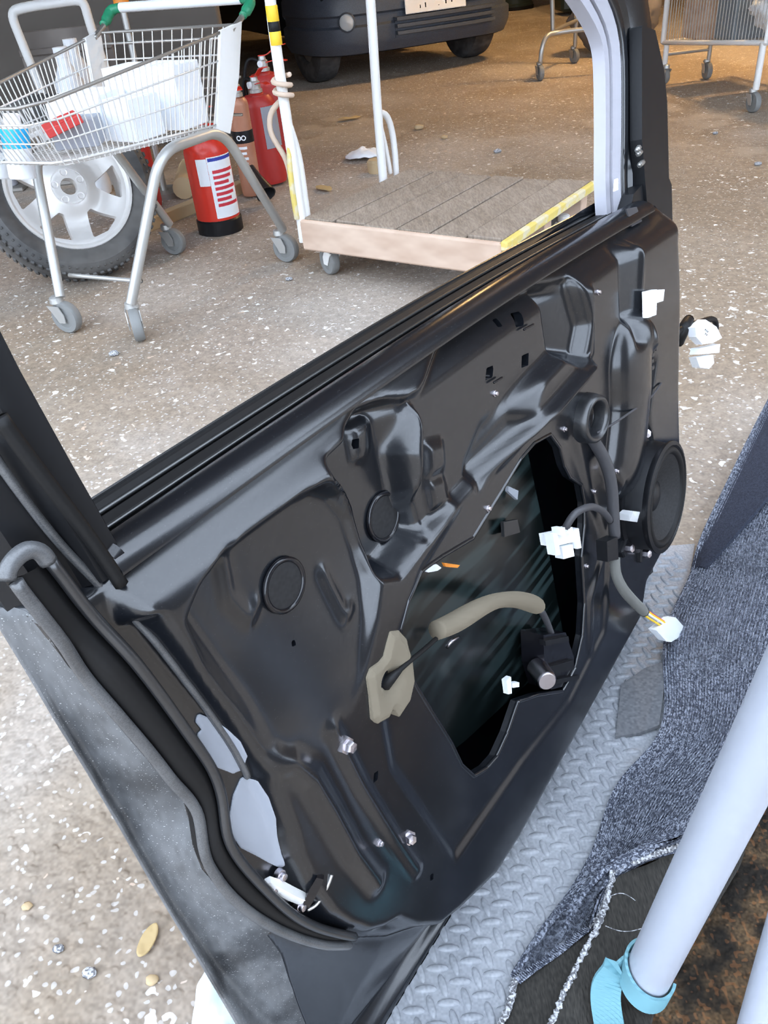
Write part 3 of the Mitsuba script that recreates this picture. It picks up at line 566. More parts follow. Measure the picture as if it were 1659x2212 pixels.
# ---- foam pad, foam sleeve and the black actuator in the opening
pad = Polygon([(0.2424,0.4652),(0.2518,0.4587),(0.2583,0.4442),(0.2578,0.4353),(0.2584,0.4215),(0.2541,0.4007),(0.2427,0.3888),(0.2255,0.3863),(0.223,0.3947),(0.22,0.3997),(0.2132,0.3968),(0.1996,0.4027),(0.1964,0.41),(0.2013,0.4318),(0.2037,0.4491),(0.2092,0.4529),(0.2206,0.4498),(0.2283,0.4504),(0.2357,0.4586)]).buffer(.0015)
FP = dadd('foam_pad', heightfield(pad, lambda x, y: .0605 + .0035*np.minimum(sdist(pad, x, y)/.006, 1) - .013*np.exp(-(np.hypot(x - (0.2265,0.425)[0], y - (0.2265,0.425)[1])/.011)**2), .0012, .010), 'mat_foam', True, 'tan foam sealing pad')
dadd('lock_cable', tube(spline([(0.2257,0.4194,0.052),(0.2304,0.4282,0.062),(0.2461,0.428,0.064),(0.2682,0.4215,0.062),(0.3021,0.4094,0.056)], 24), np.r_[np.linspace(.007, .0022, 8), np.full(16, .0022)], 8), 'mat_rubber', True, 'black cable through the foam pad')
fsl = spline([(0.3119,0.4098,0.05),(0.3372,0.4,0.052),(0.3652,0.3924,0.055),(0.3972,0.3802,0.056),(0.4266,0.3624,0.056),(0.4596,0.3355,0.054),(0.4996,0.2952,0.05)], 40)
rs = .0092 + .0011*np.sin(np.linspace(0, 9, 40)) ; rs[-3:] *= (.95, .8, .5)
dadd('foam_sleeve', tube(fsl, rs, 14), 'mat_foam', True, 'tan foam sleeve on the cable in the opening')
wadd('actuator_lead', [(0.5051,0.2859,0.046),(0.5169,0.2611,0.044),(0.524,0.2326,0.044)], .004, 'mat_wire_insulation')
AC = dadd('lock_actuator', hullbox([(0.4956,0.257),(0.5473,0.22),(0.5587,0.1698),(0.5441,0.1367),(0.4917,0.1741),(0.4861,0.2163)], .05, .03), 'mat_black_gloss', False, 'black lock motor unit')
for q in ([(0.4891,0.255),(0.5434,0.2184),(0.544,0.2105),(0.4893,0.2471)], [(0.4897,0.2144),(0.5485,0.1758),(0.5449,0.1626),(0.4908,0.2003)], [(0.4887,0.1932),(0.5568,0.1429),(0.5555,0.1377),(0.489,0.1854)]): add(AC, 'fin', dl(hullbox(q, .055, .008)), 'mat_black_plastic')
add(AC, 'motor_can', dl(lathe([(0, .022), (.010, .022), (.0125, .019), (.0125, -.012), (0, -.012)], 28, axisM((*(0.476,0.2161), .05), (-.55, .12, .6)))), 'mat_chrome', 40, 'shiny motor can')
for q in ([(0.3394,0.4608),(0.3572,0.4507),(0.3628,0.4425),(0.3563,0.4437),(0.3424,0.4513),(0.3346,0.461)],): dadd('glass_clip', hullbox(q, .032, .006), 'mat_paper', False, 'white clip at the top of the opening')
dadd('orange_clip', hullbox([(0.368,0.4449),(0.3921,0.4255),(0.3875,0.4253),(0.37,0.4386)], .032, .003), 'mat_orange')
dadd('hook', tube(spline([(0.3446,0.3567,0.03),(0.3464,0.3624,0.034),(0.3548,0.3604,0.034),(0.3661,0.3526,0.03)], 10), .0022, 6), 'mat_chrome', True)
dadd('white_hook', cat(hullbox([(0.4026,0.2682),(0.4125,0.265),(0.4063,0.2595),(0.408,0.2442),(0.4008,0.2493)], .052, .006), hullbox([(0.4118,0.256),(0.4261,0.2447),(0.4244,0.2393),(0.4118,0.2491)], .052, .006)), 'mat_white_plastic', False, 'small white hook at the foot of the opening')
dadd('glass_bracket', hullbox([(0.5233,0.4395),(0.5425,0.4223),(0.5373,0.4132),(0.5214,0.4335)], .02, .004), 'mat_film')
dadd('glass_bracket', hullbox([(0.5014,0.4058),(0.5304,0.3913),(0.5315,0.3729),(0.4979,0.3884)], .02, .004), 'mat_seal_lip')

# ---------------------------------------------------------------- diamond tread mat under the door
DG = unit([DU[1], -DU[0], 0]); G0 = np.array([DA[0], DA[1], 0])
def gp(u, w): return (G0 + DU*u + DG*w)[:2]
def mat_col(p, n, uv):
    a = fbm(p.x*14, p.y*14, 1., 3); g = noise(p.x*420, p.y*420, 2.)
    return mix((.20, .215, .24), (.30, .315, .335), a)*(.85 + .3*g)
pbr('mat_tread', proc(mat_col), .48, spec=.5)
MATK = thing('rubber_mat', 'grey rubber mat with raised diamond tread bars under the car door', 'mat')
mp = Polygon([gp(-.45, -.03), gp(1.04, -.03)] + [(0.5526,1.1235),(0.4848,0.9835),(0.3981,0.7923),(0.323,0.6781),(0.2447,0.5627),(0.191,0.4914),(0.1369,0.4235),(0.0974,0.3579),(0.0555,0.2631)])
add(MATK, 'sheet', extrude(mp, .006), 'mat_tread')
la, lb = np.array([.0233, -.0164]), np.array([-.0152, -.0205])
def bars():
    V, F = [], []; ring = np.arange(10)*2*PI/10; mb = mp.buffer(-.012)
    for i in range(-60, 60):
        for j in range(-60, 60):
            for k, ang in ((0, -.07), (1, -1.38)):
                c = np.array([.3, .45]) + la*(i + .5*k) + lb*(j - .5*k)
                if not mb.contains(Point(c)): continue
                L, W = .0128, .0046; d = np.array([math.cos(ang), math.sin(ang)]); e = np.array([-d[1], d[0]]); b = len(V)
                for s, z in ((1, .006), (.86, .0078), (.55, .0086)):
                    for t in ring:
                        ca, sa = math.cos(t), math.sin(t); q = c + d*L*s*np.sign(ca)*abs(ca)**.9 + e*W*s*sa*(1 if s > .6 else .9); V.append([q[0], q[1], z])
                V.append([c[0], c[1], .0087])
                for r in range(2):
                    for t in range(10):
                        n2 = (t + 1) % 10; F += [[b + r*10 + t, b + r*10 + n2, b + r*10 + 10 + n2], [b + r*10 + t, b + r*10 + 10 + n2, b + r*10 + 10 + t]]
                F += [[b + 20 + t, b + 20 + (t + 1) % 10, b + 30] for t in range(10)]
    return TM(V, F)
add(MATK, 'tread_bars', bars(), 'mat_tread', True, kind='stuff')

# ---------------------------------------------------------------- carpet, felt, rug
def curve(pts, n): return spline(np.array(pts), n) if len(pts) > 2 else resample(np.array(pts), n)
def rs_(pts, n): return resample(spline(np.array(pts), 8*len(pts)), n)
def patch(A, B, n, m, zfn=None):
    A, B = resample(A, n), resample(B, n); t = np.linspace(0, 1, m)
    P = A[:, None]*(1 - t[None, :, None]) + B[:, None]*t[None, :, None]
    if zfn is not None: P = zfn(P, np.linspace(0, 1, n)[:, None], t[None, :])
    i, j = np.meshgrid(np.arange(n - 1), np.arange(m - 1), indexing='ij'); q = (i*m + j).ravel()
    F = np.vstack([np.stack([q, q + m, q + m + 1], 1), np.stack([q, q + m + 1, q + 1], 1)])
    me = TM(P.reshape(-1, 3), F)
    if me.face_normals[:, 2].mean() < 0: me = TM(me.vertices, me.faces[:, ::-1])
    return me
def carpet_col(p, n, uv):
    a = noise(p.x*420, p.y*420, p.z*420); b = noise(p.x*900 + 9, p.y*900, p.z*800); c = fbm(p.x*20, p.y*20, p.z*20, 2)
    t = smoothstep(.36, .74, .5*a + .5*b + .12*(c - .5))
    return mix((.045, .052, .075), (.36, .39, .46), t)
bumped('mat_carpet', proc(carpet_col), .95, lambda p, n, uv: noise(p.x*500, p.y*500, p.z*500), .002, 4e-4)
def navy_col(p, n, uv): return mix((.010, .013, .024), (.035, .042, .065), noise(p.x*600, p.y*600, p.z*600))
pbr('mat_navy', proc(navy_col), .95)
def felt_col(p, n, uv):
    a = noise(p.x*900, p.y*160, p.z*400); return mix((.016, .015, .013), (.045, .041, .035), a)
bumped('mat_felt', proc(felt_col), .95, lambda p, n, uv: noise(p.x*700, p.y*200, p.z*500), .0012, 4e-4)
def fringe_col(p, n, uv): return mix((.14, .14, .15), (.52, .53, .55), smoothstep(.3, .7, noise(p.x*500, p.y*500, p.z*500)))
pbr('mat_fringe', proc(fringe_col), .95)
cA = np.array([0, 0, .004]) + np.array([(0.853,1.5037,0.085),(0.7218,1.3297,0.072),(0.6219,1.1989,0.05),(0.5375,1.0847,0.022),(0.5171,1.0465,0.014),(0.4346,0.9279,0.012),(0.3961,0.837,0.012),(0.3484,0.7123,0.012),(0.2692,0.639,0.012),(0.2194,0.5581,0.012),(0.1678,0.4929,0.012),(0.1265,0.4532,0.012),(0.0895,0.4135,0.013)])
cB = np.array([(0.8785,1.3224,0.12),(0.7962,1.1701,0.12),(0.726,1.0402,0.12),(0.6702,0.9398,0.11),(0.6211,0.8514,0.1),(0.5569,0.7481,0.1),(0.5084,0.6815,0.09),(0.4761,0.6339,0.08),(0.419,0.5796,0.07),(0.3593,0.5396,0.06),(0.3037,0.5263,0.05),(0.2222,0.508,0.045),(0.1869,0.4592,0.028)])
def cz(P, s, t):
    zA, zB = P[:, :1, 2], P[:, -1:, 2]
    P[..., 2] = zA + (zB - zA)*np.clip(t, 0, 1)**.7 + .0026*np.sin(t*2*PI*44)*np.minimum(1, t*20) + .004*np.sin(t*9 + s*7)*t
    return P
CK = thing('carpet', 'ribbed blue-grey heather carpet draped beside the rubber mat', 'carpet')
add(CK, 'pile', thicken(patch(rs_(cA, 150), rs_(cB, 150), 150, 265, cz), .008), 'mat_carpet', 60)
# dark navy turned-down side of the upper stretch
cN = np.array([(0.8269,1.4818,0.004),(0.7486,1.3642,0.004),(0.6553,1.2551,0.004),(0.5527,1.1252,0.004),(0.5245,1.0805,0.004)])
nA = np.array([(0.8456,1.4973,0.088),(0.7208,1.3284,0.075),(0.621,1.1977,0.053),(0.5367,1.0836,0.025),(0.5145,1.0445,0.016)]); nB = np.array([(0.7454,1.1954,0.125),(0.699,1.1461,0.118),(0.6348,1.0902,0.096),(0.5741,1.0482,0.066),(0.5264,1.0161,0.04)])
add(CK, 'navy_strip', thicken(patch(rs_(nA, 40), rs_(nB, 40), 40, 12, lambda P, s, t: P + np.stack([0*t + 0*s, 0*t + 0*s, .006*np.sin(PI*t) + 0*s], -1)), .006), 'mat_navy', 60, 'dark navy strip along one side of the carpet')
fl2 = np.array([(0.0895,0.414,0.014),(0.0854,0.403,0.014),(0.0798,0.3892,0.015),(0.0687,0.374,0.016),(0.0534,0.355,0.018),(0.036,0.3349,0.02)])
fl2t = np.array([(0.2226,0.5079,0.047),(0.1988,0.4702,0.036),(0.1864,0.4577,0.03),(0.151,0.4437,0.022),(0.1061,0.426,0.016),(0.0894,0.4131,0.015)])
fl1 = np.array([(0.2207,0.5058,0.049),(0.2092,0.4803,0.047),(0.1911,0.452,0.044),(0.1622,0.4189,0.04),(0.1371,0.3875,0.038),(0.1143,0.3573,0.036),(0.0897,0.325,0.034)])
def ragged(path, r, seed):
    p = resample(spline(path, 60), 140); rr = .62*r*(.6 + .8*np.random.RandomState(seed).rand(len(p))); o = np.random.RandomState(seed + 1).randn(*p.shape)*.0009
    return tube(p + o, rr, 7)
add(CK, 'frayed_edge', ragged(fl2, .0052, 3), 'mat_fringe', True, 'pale frayed cut edge')
add(CK, 'frayed_edge', ragged(fl2t, .0030, 4), 'mat_fringe', True)
ce = np.array([(0.222,0.5062,0.048),(0.2528,0.5131,0.052),(0.2816,0.5192,0.054),(0.3053,0.5248,0.054)])
add(CK, 'frayed_edge', ragged(ce, .0035, 6), 'mat_fringe', True)
FK = thing('felt_underlay', 'strip of black felt underlay curling out below the carpet edge', 'felt')
fa = np.vstack([[(0.1874,0.4596,0.022),(0.1525,0.4444,0.016),(0.1087,0.4256,0.01),(0.0916,0.4136,0.008),(0.0851,0.4009,0.008),(0.0762,0.3879,0.008),(0.0609,0.3713,0.008),(0.0418,0.3429,0.008)]])
fb = np.array([(0.1976,0.4634,0.026),(0.1893,0.4527,0.028),(0.1744,0.4358,0.029),(0.1641,0.424,0.029),(0.1522,0.4087,0.029),(0.1385,0.3913,0.029),(0.1163,0.3603,0.028),(0.0904,0.3278,0.026)])
add(FK, 'sheet', thicken(patch(fa, fb, 60, 16), .005), 'mat_felt', 60)
FB = thing('felt_underlay', 'broad sheet of black felt between the frayed strip and the grey pole', 'felt')
fc = np.array([(0.3063,0.526,0.05),(0.3614,0.5415,0.052),(0.3914,0.5332,0.05),(0.3687,0.5034,0.045),(0.3189,0.4565,0.04),(0.2679,0.4137,0.035),(0.2328,0.3817,0.03),(0.2109,0.3443,0.03),(0.1905,0.3094,0.03)])
add(FB, 'sheet', thicken(patch(np.array([(0.2218,0.5051,0.046),(0.211,0.4818,0.044),(0.1927,0.4534,0.041),(0.1635,0.4197,0.038),(0.1384,0.3882,0.036),(0.1155,0.358,0.034),(0.089,0.3218,0.032)]), fc, 60, 24, lambda P, s, t: P - np.stack([0*s*t, 0*s*t, .012*np.sin(PI*t)*(1 + 0*s)], -1)), .005), 'mat_felt', 60)
add(FB, 'frayed_edge', ragged(fl1, .0044, 5), 'mat_fringe', True, 'pale frayed cut edge')
for a in ([(0.2073,0.4723,0.056),(0.2193,0.4687,0.066),(0.2319,0.4627,0.06)], [(0.1944,0.4434,0.05),(0.2104,0.4296,0.062),(0.2282,0.4308,0.062)]): add(FB, 'loose_thread', tube(spline(np.array(a), 16), .0005, 5), 'mat_fringe', True)
# grey rubber offcut tucked under the carpet
def flap_col(p, n, uv): return mix((.085, .09, .10), (.14, .145, .155), noise(p.x*300, p.y*300, 1.))
pbr('mat_flap', proc(flap_col), .8)
fq = np.array([(0.325,0.8113,0.012),(0.3698,0.8369,0.014),(0.4041,0.8417,0.018)]); fr = np.array([(0.2898,0.7197,0.012),(0.3206,0.719,0.014),(0.3524,0.7263,0.018)])
solo('rubber_offcut', thicken(patch(fq, fr, 16, 16), .005), 'mat_flap', 'small grey rubber offcut between the tread mat and the carpet', 'offcut', 40)
def rug_col(p, n, uv):
    a = fbm(p.x*34, p.y*34, p.z*10, 3); b = noise(p.x*420, p.y*420, 2.); o = smoothstep(.66, .8, noise(p.x*230, p.y*230, 5.))
    return mix(mix((.010, .007, .004), (.085, .052, .025), smoothstep(.3, .7, a))*(.5 + b), (.30, .12, .04), o*.5*a)
bumped('mat_rug', proc(rug_col), .95, lambda p, n, uv: fbm(p.x*120, p.y*120, 1., 3), .006, 6e-4)
rg = Polygon([(0.2935,0.5882),(0.5555,0.7694),(0.7042,0.6297),(0.3913,0.2346),(0.1199,0.2572),(0.187,0.4376)])
def rug():
    m = trimesh.creation.triangulate_polygon(rg, engine='earcut') if False else extrude(rg, .006)
    return m
solo('rug', rug(), 'mat_rug', 'matted brown rug on the ground right of the grey pole', 'rug')
# ---------------------------------------------------------------- grey pole with turquoise strap
pbr('mat_pole', (.35, .375, .43), .34, spec=.5, clear=.3)
def strap_h(p, n, uv): return .5 + .5*dr.sin((p.x*.4 + p.y*.3 + p.z)*1900)
bumped('mat_strap', (.14, .31, .36), .75, strap_h, .0008, 3e-4)
PA = np.array((0.218126,0.383752,0.051205)); PB = np.array((0.261198,0.370829,0.454286)); pd = unit(PB - PA); pr = .0226
PK = thing('pole', 'thick pale grey metal pole slanting up to the right edge of the photo', 'pole')
add(PK, 'tube', lathe([(0, 0), (pr*.9, 0), (pr, .002), (pr, 1.2), (0, 1.2)], 40, axisM(PA, pd)), 'mat_pole', 40)
SK_ = thing('strap', 'turquoise webbing strap looped round the foot of the grey pole', 'strap')
xm = axisM(PA, pd, [1, 0, 0]); X, Yv = xm[:3, 0], xm[:3, 1]
tocam = unit(CAM - PA); tocam = unit(tocam - pd*(tocam@pd)); rt = np.cross(tocam, pd)
ring = []
for k in range(41):
    a = -1.9 + 5.0*k/40; ring.append(PA + (pr + .0035)*(tocam*math.cos(a) + rt*math.sin(a)) + pd*(.012 + .010*math.sin(a*1.0)))
ring = np.array(ring)
def band(path, w, th, wid):
    path = np.array(path); N = len(path); t = np.gradient(path, axis=0); t /= np.linalg.norm(t, axis=1, keepdims=True)
    wid = np.broadcast_to(wid, (N, 3)); s = wid - t*np.sum(wid*t, 1)[:, None]; s /= np.linalg.norm(s, axis=1, keepdims=True); h = np.cross(t, s)
    return sweep(path, [(-w/2, -th/2), (w/2, -th/2), (w/2, th/2), (-w/2, th/2)], (s, h))
add(SK_, 'loop', band(ring, .030, .003, pd), 'mat_strap', 30)
tail = spline(np.array([(0.2194,0.3994,0.05),(0.196,0.3924,0.07),(0.1808,0.3848,0.06),(0.1745,0.3718,0.045),(0.1734,0.3522,0.035),(0.1696,0.3233,0.03)]), 30)
add(SK_, 'tail', band(tail, .030, .003, unit([.9, .35, .5])), 'mat_strap', 30)
CPK = thing('steel_tube', 'sliver of grey painted tube in the bottom right corner', 'tube')
ta, tb = np.array([(0.3085,0.3234,0.06)][0]), np.array([(0.3219,0.3481,0.16)][0])
add(CPK, 'tube', tube([ta + (ta - tb)*.5, ta, tb, tb + (tb - ta)*1.5], .02, 20), 'mat_pole', True)
# crumpled plastic sheet by the latch edge
def bag():
    P = Polygon([(-0.2617,0.4377),(-0.2509,0.4565),(-0.2391,0.4604),(-0.2222,0.4339),(-0.2072,0.4087),(-0.1975,0.3806),(-0.1881,0.3497),(-0.2415,0.3545),(-0.262,0.4)]); 
    f = lambda x, y: .004 + .03*np.array(meshkit.fbm(np.stack([x*22, y*22, 0*x], -1)))
    return heightfield(P, f, .004, .003)
pbr('mat_bag', (.60, .70, .76), .3)
solo('plastic_sheet', bag(), 'mat_bag', 'crumpled pale blue plastic sheet on the ground by the foot of the door', 'plastic sheet', 20)

# ---------------------------------------------------------------- shopping trolley (front, with its load)
pbr('mat_green_plastic', (.02, .22, .11), .4)
pbr('mat_tyre_grey', (.20, .205, .20), .6)
def castor(parent, x, y, ztop, yaw, mat_f='mat_galv', r=.05, wid=.03):
    """swivel castor touching the ground, wheel plane along yaw"""
    d = np.array([math.cos(yaw), math.sin(yaw), 0]); s = np.array([-d[1], d[0], 0]); c = np.array([x, y, r]) - d*.0
    ck = add(parent, 'castor', lathe([(0, .0), (.014, .0), (.02, -.004), (.022, -.02), (.016, -.026), (0, -.026)], 16, axisM((x - d[0]*.02, y - d[1]*.02, ztop + .002), (0, 0, 1))), mat_f, 30)
    for q in (-1, 1):
        o = c + s*q*(wid/2 + .005)
        pl = Polygon([(-.045, ztop - .024 - r), (.0, ztop - .024 - r), (.014, .012), (.012, -.012), (-.012, -.012), (-.03, .02)])
        add(ck, 'fork', extrude(pl, .003, frame(o - s*.0015, d, [0, 0, 1], -s if q > 0 else -s)), mat_f)
    wm = lathe([(.006, -wid*.5), (r*.62, -wid*.42), (r*.66, -wid*.5), (r*.92, -wid*.5), (r, -wid*.28), (r, wid*.28), (r*.92, wid*.5), (r*.66, wid*.5), (r*.62, wid*.42), (.006, wid*.5)], 28, axisM(c, s))
    add(ck, 'wheel', wm, 'mat_tyre_grey', 35)
    return ck
pbr('mat_wire_white', (.72, .72, .70), .38, metal=.25)
TR = thing('shopping_trolley', 'small wire shopping trolley loaded with white goods, in front of the loose car wheel', 'shopping trolley')
to = np.array([-.4756, 3.0632]); ta_, tb_ = np.array([-.45423, -.89088]), np.array([.89088, -.45423])
def tp(a, b, z): return np.array([*(to + ta_*a + tb_*b), z])
def tl(*L): return np.array([tp(*q) for q in L])
# legs: one bent tube per side
for sd, fb_, rb_ in ((1, .137, .248), (-1, -.137, -.248)):
    path = fillet(tl((.725, fb_, .115), (.56, sd*.235, .50), (.25, sd*.24, .495), (.0, rb_, .115)), .085, 9)
    add(TR, 'leg', tube(path, .0155, 12), 'mat_galv', True)
for a, b, yaw in ((.725, .137, -1.32), (.725, -.137, -.45), (0, .248, -.55), (0, -.248, -.42)):
    q = tp(a, b, 0); castor(TR, q[0], q[1], .115, yaw)
add(TR, 'cross_bar', rod(tp(.66, .14, .16), tp(.66, -.14, .16), .007, 8), 'mat_galv', True)
# basket: rim and floor corners
RR, RF = .27, .145
def rim(a): 
    t = (a - .10)/(.88 - .10); return RR + (RF - RR)*t, .755 + (.672 - .755)*t
def low(a):
    t = (a - .20)/(.80 - .20); return .235 + (.125 - .235)*t, .49 + (.52 - .49)*t
def side_pt(s, sd, h):   # s 0 rear .. 1 front, h 0 floor .. 1 rim
    a1, a0 = .10 + .78*s, .20 + .60*s; r_, l_ = rim(a1), low(a0)
    return tp(a0 + (a1 - a0)*h, sd*(l_[0] + (r_[0] - l_[0])*h), l_[1] + (r_[1] - l_[1])*h)
wires = []
for sd in (1, -1):
    for s in np.linspace(.03, .97, 34): wires.append(rod(side_pt(s, sd, 0), side_pt(s, sd, 1), .0019, 5))
for t in np.linspace(-.92, .92, 14):
    f1, f0 = side_pt(1, 1, 1)*(1 + t)/2 + side_pt(1, -1, 1)*(1 - t)/2, side_pt(1, 1, 0)*(1 + t)/2 + side_pt(1, -1, 0)*(1 - t)/2
    r1, r0 = side_pt(0, 1, 1)*(1 + t)/2 + side_pt(0, -1, 1)*(1 - t)/2, side_pt(0, 1, 0)*(1 + t)/2 + side_pt(0, -1, 0)*(1 - t)/2
    wires += [rod(f0, f1, .0019, 5), rod(r0, r1, .0019, 5), rod(r0, f0, .0019, 5)]
add(TR, 'basket_wires', cat(wires), 'mat_wire_white', True)
def loop(h, ends=True): 
    cs = [side_pt(0, 1, h), side_pt(.5, 1, h), side_pt(.93, 1, h), (side_pt(1, 1, h)*.85 + side_pt(1, -1, h)*.15) + [*(ta_*.012), 0], (side_pt(1, 1, h)*.15 + side_pt(1, -1, h)*.85) + [*(ta_*.012), 0], side_pt(.93, -1, h), side_pt(.5, -1, h), side_pt(0, -1, h)]
    P = []
    for i, q in enumerate(cs):
        P.append(q)
    return np.array(P)
add(TR, 'rim_rod', tube(loop(1.0), .0046, 8, True), 'mat_dull_steel', True)
for h, r in ((.72, .0028), (.40, .0022), (.06, .0036)): add(TR, 'hoop', tube(loop(h), r, 6, True), 'mat_wire_white', True)
# white plastic end plate, child-seat flap and handle
for sd in (1, -1):
    q = np.array([side_pt(0, sd, 1.03), side_pt(.12, sd, 1.02), side_pt(.10, sd, .02), side_pt(0, sd, -.06), side_pt(-.02, sd, .5)]); n_ = unit(np.cross(q[1] - q[0], q[3] - q[0]))
    add(TR, 'corner_post', trimesh.convex.convex_hull(np.vstack([q + n_*.006, q - n_*.006])), 'mat_white_paint')
fl = [side_pt(.0, 1, .15) + [*(ta_*.02), 0], side_pt(.0, 1, .95) + [*(ta_*.03), 0]]
rear = [tp(.12, -.235, .50), tp(.12, .235, .50), tp(.10, .262, .735), tp(.10, -.262, .735)]
for t in np.linspace(.05, .95, 3):
    add(TR, 'flap_rail', rod(rear[0]*(1 - t) + rear[3]*t, rear[1]*(1 - t) + rear[2]*t, .0045, 8), 'mat_zinc', True)
for sd in (1, -1):
    add(TR, 'handle_arm', tube(spline(tl((.14, sd*.262, .745), (.07, sd*.266, .775), (.02, sd*.268, .805)), 10), .009, 8), 'mat_zinc', True)
    add(TR, 'handle_end', tube(spline(tl((.075, sd*.268, .775), (.045, sd*.27, .79), (.02, sd*.268, .808), (.012, sd*.235, .815)), 14), [.012]*3 + [.016]*8 + [.014]*3, 12), 'mat_green_plastic', True, 'green plastic handle end')
add(TR, 'handle', rod(tp(.012, -.232, .815), tp(.012, .232, .815), .0145, 14), 'mat_white_plastic', True, 'white handle bar')
# load: cartons, folded papers, aerosol can and bottles
def carton(a, b, z, sx, sy, sz, yaw, mat, label, tilt=0, name='carton'):
    k = thing(name, label, 'box', 'white cartons in the shopping trolley' if mat == 'mat_paper' else None)
    m = box(sx, sy, sz, .002); m.apply_transform(rotm(tilt, [1, 0, 0])); m.apply_transform(rotm(yaw, [0, 0, 1])); m.apply_translation(tp(a, b, z))
    add(k, 'body', m, mat); 
    f = box(sx*1.002, sy*.3, .001, .0003, (0, 0, sz/2 + .0006)); f.apply_transform(rotm(tilt, [1, 0, 0])); f.apply_transform(rotm(yaw, [0, 0, 1])); f.apply_translation(tp(a, b, z))
    add(k, 'flap', f, mat); return k
yaw0 = math.atan2(ta_[1], ta_[0])
carton(.30, .06, .60, .13, .26, .17, yaw0, 'mat_paper', 'large white carton at the handle end of the trolley')
carton(.47, -.06, .58, .16, .17, .12, yaw0 + .2, 'mat_paper', 'white carton in the middle of the trolley')
carton(.48, .11, .575, .12, .10, .11, yaw0 - .12, 'mat_paper', 'white carton against the near wires, mid trolley')
carton(.62, .02, .565, .10, .12, .07, yaw0 + .5, 'mat_film', 'grey carton near the nose of the trolley', name='small_carton')
pbr('mat_red_label', (.55, .05, .045), .5)
carton(.70, .045, .60, .10, .10, .022, yaw0 + .9, 'mat_red_label', 'red flat packet near the nose of the trolley', .25, 'packet')
pbr('mat_blue', (.02, .42, .80), .35)
def can(pos, r, h, axis, mats, name, label):
    k = thing(name, label, 'bottle' if 'bottle' in name else 'can'); Mx = axisM(pos, axis)
    add(k, 'body', lathe([(0, 0), (r*.95, 0), (r, .004), (r, h*.86), (r*.9, h*.9), (r*.45, h*.93)], 32, Mx), mats[0], 30)
    add(k, 'cap', lathe([(r*.62, h*.9), (r*.6, h*1.08), (r*.5, h*1.1), (0, h*1.1)], 24, Mx), mats[1], 30)
    add(k, 'band', lathe([(r*1.01, h*.52), (r*1.015, h*.53), (r*1.015, h*.84), (r*1.01, h*.85)], 32, Mx), mats[2], 30)
    return k
q1 = np.array([(-0.9,2.42,0.4756),(-0.8842,2.44,0.6405)])
can(q1[0], .036, np.linalg.norm(q1[1] - q1[0])*.88, q1[1] - q1[0], ('mat_white_plastic', 'mat_paper', 'mat_blue'), 'spray_can', 'tall white and cyan spray can hanging at the nose of the trolley')
q2 = np.array([(-1.003,2.5,0.4709),(-0.972,2.52,0.6241)])
can(q2[0], .05, np.linalg.norm(q2[1] - q2[0])*.85, q2[1] - q2[0], ('mat_white_plastic', 'mat_white_plastic', 'mat_film'), 'bottle', 'white bottle cut off by the left edge of the photo')

# ---------------------------------------------------------------- loose wheel leaning behind the trolley
def tyre_col(p, n, uv): return mi.Color3f(.055, .055, .055)*(.7 + .7*fbm(p.x*40, p.y*40, p.z*40, 3)) + mi.Color3f(.05, .047, .042)*smoothstep(.45, .7, fbm(p.x*9, p.y*9, p.z*9, 3))
pbr('mat_tyre', proc(tyre_col), .6)
pbr('mat_alloy', (.72, .71, .69), .35, metal=.35)
WK = thing('car_wheel', 'loose alloy car wheel with a worn tyre leaning behind the shopping trolley', 'wheel')
wc = np.array((-1.000180,3.049291,0.297159)); wa = unit(np.array((0.585411,-0.931120,0.479349))); WM = axisM(wc, wa, [0, 0, 1])
Rt, Rr, Wd = .300, .208, .185
add(WK, 'tyre', lathe([(Rr, .055), (Rr + .004, .062), (Rr + .03, .078), (Rt - .035, .083), (Rt - .012, .072), (Rt - .002, .058), (Rt, .03), (Rt, -.03), (Rt - .002, -.058), (Rt - .012, -.078), (Rt - .03, -.09), (Rr + .02, -.09), (Rr, -.07)], 80, WM), 'mat_tyre', 30)
tb = []
for i in range(72):
    a = 2*PI*i/72
    for z0, z1, r0, dz in ((.036, .064, Rt - .001, .004), (-.064, -.036, Rt - .001, .004)):
        m = box(.010, .015, z1 - z0, .002); m.apply_transform(rotm(.35, [1, 0, 0])); m.apply_translation((r0, 0, (z0 + z1)/2)); m.apply_transform(rotm(a, [0, 0, 1])); tb.append(m)
    m = box(.004, .008, .022, .001); m.apply_transform(rotm(-.5, [0, 1, 0])); m.apply_translation((Rt - .016, 0, .071)); m.apply_transform(rotm(a + .04, [0, 0, 1])); tb.append(m)
add(WK, 'tread', mv(cat(tb), WM), 'mat_tyre', False, kind='stuff')
add(WK, 'rim', lathe([(Rr + .006, .064), (Rr + .004, .070), (Rr - .004, .068), (Rr - .012, .058), (Rr - .02, .04), (Rr - .02, -.07), (Rr, -.07)], 72, WM), 'mat_alloy', 30)
face = Point(0, 0).buffer(Rr - .008, 48).difference(Point(0, 0).buffer(.028, 20))
for i in range(6):
    a = i*2*PI/6 + .42; d_, e_ = np.array([math.cos(a), math.sin(a)]), np.array([-math.sin(a), math.cos(a)])
    face = face.difference(Polygon([d_*.100 - e_*.006, d_*.168 - e_*.050, d_*.180, d_*.168 + e_*.050, d_*.100 + e_*.006]).buffer(.005))
fm_ = heightfield(face, lambda x, y: .058 - .022*sst(.05, .12, np.hypot(x, y)) + .020*sst(.13, .2, np.hypot(x, y)), .004, .03)
add(WK, 'wheel_face', mv(fm_, WM), 'mat_alloy', 40, 'six-window alloy wheel face')
add(WK, 'hub', lathe([(.028, .02), (.030, .052), (.036, .056), (.060, .0575), (.064, .054), (.066, .03)], 40, WM), 'mat_alloy', 30)
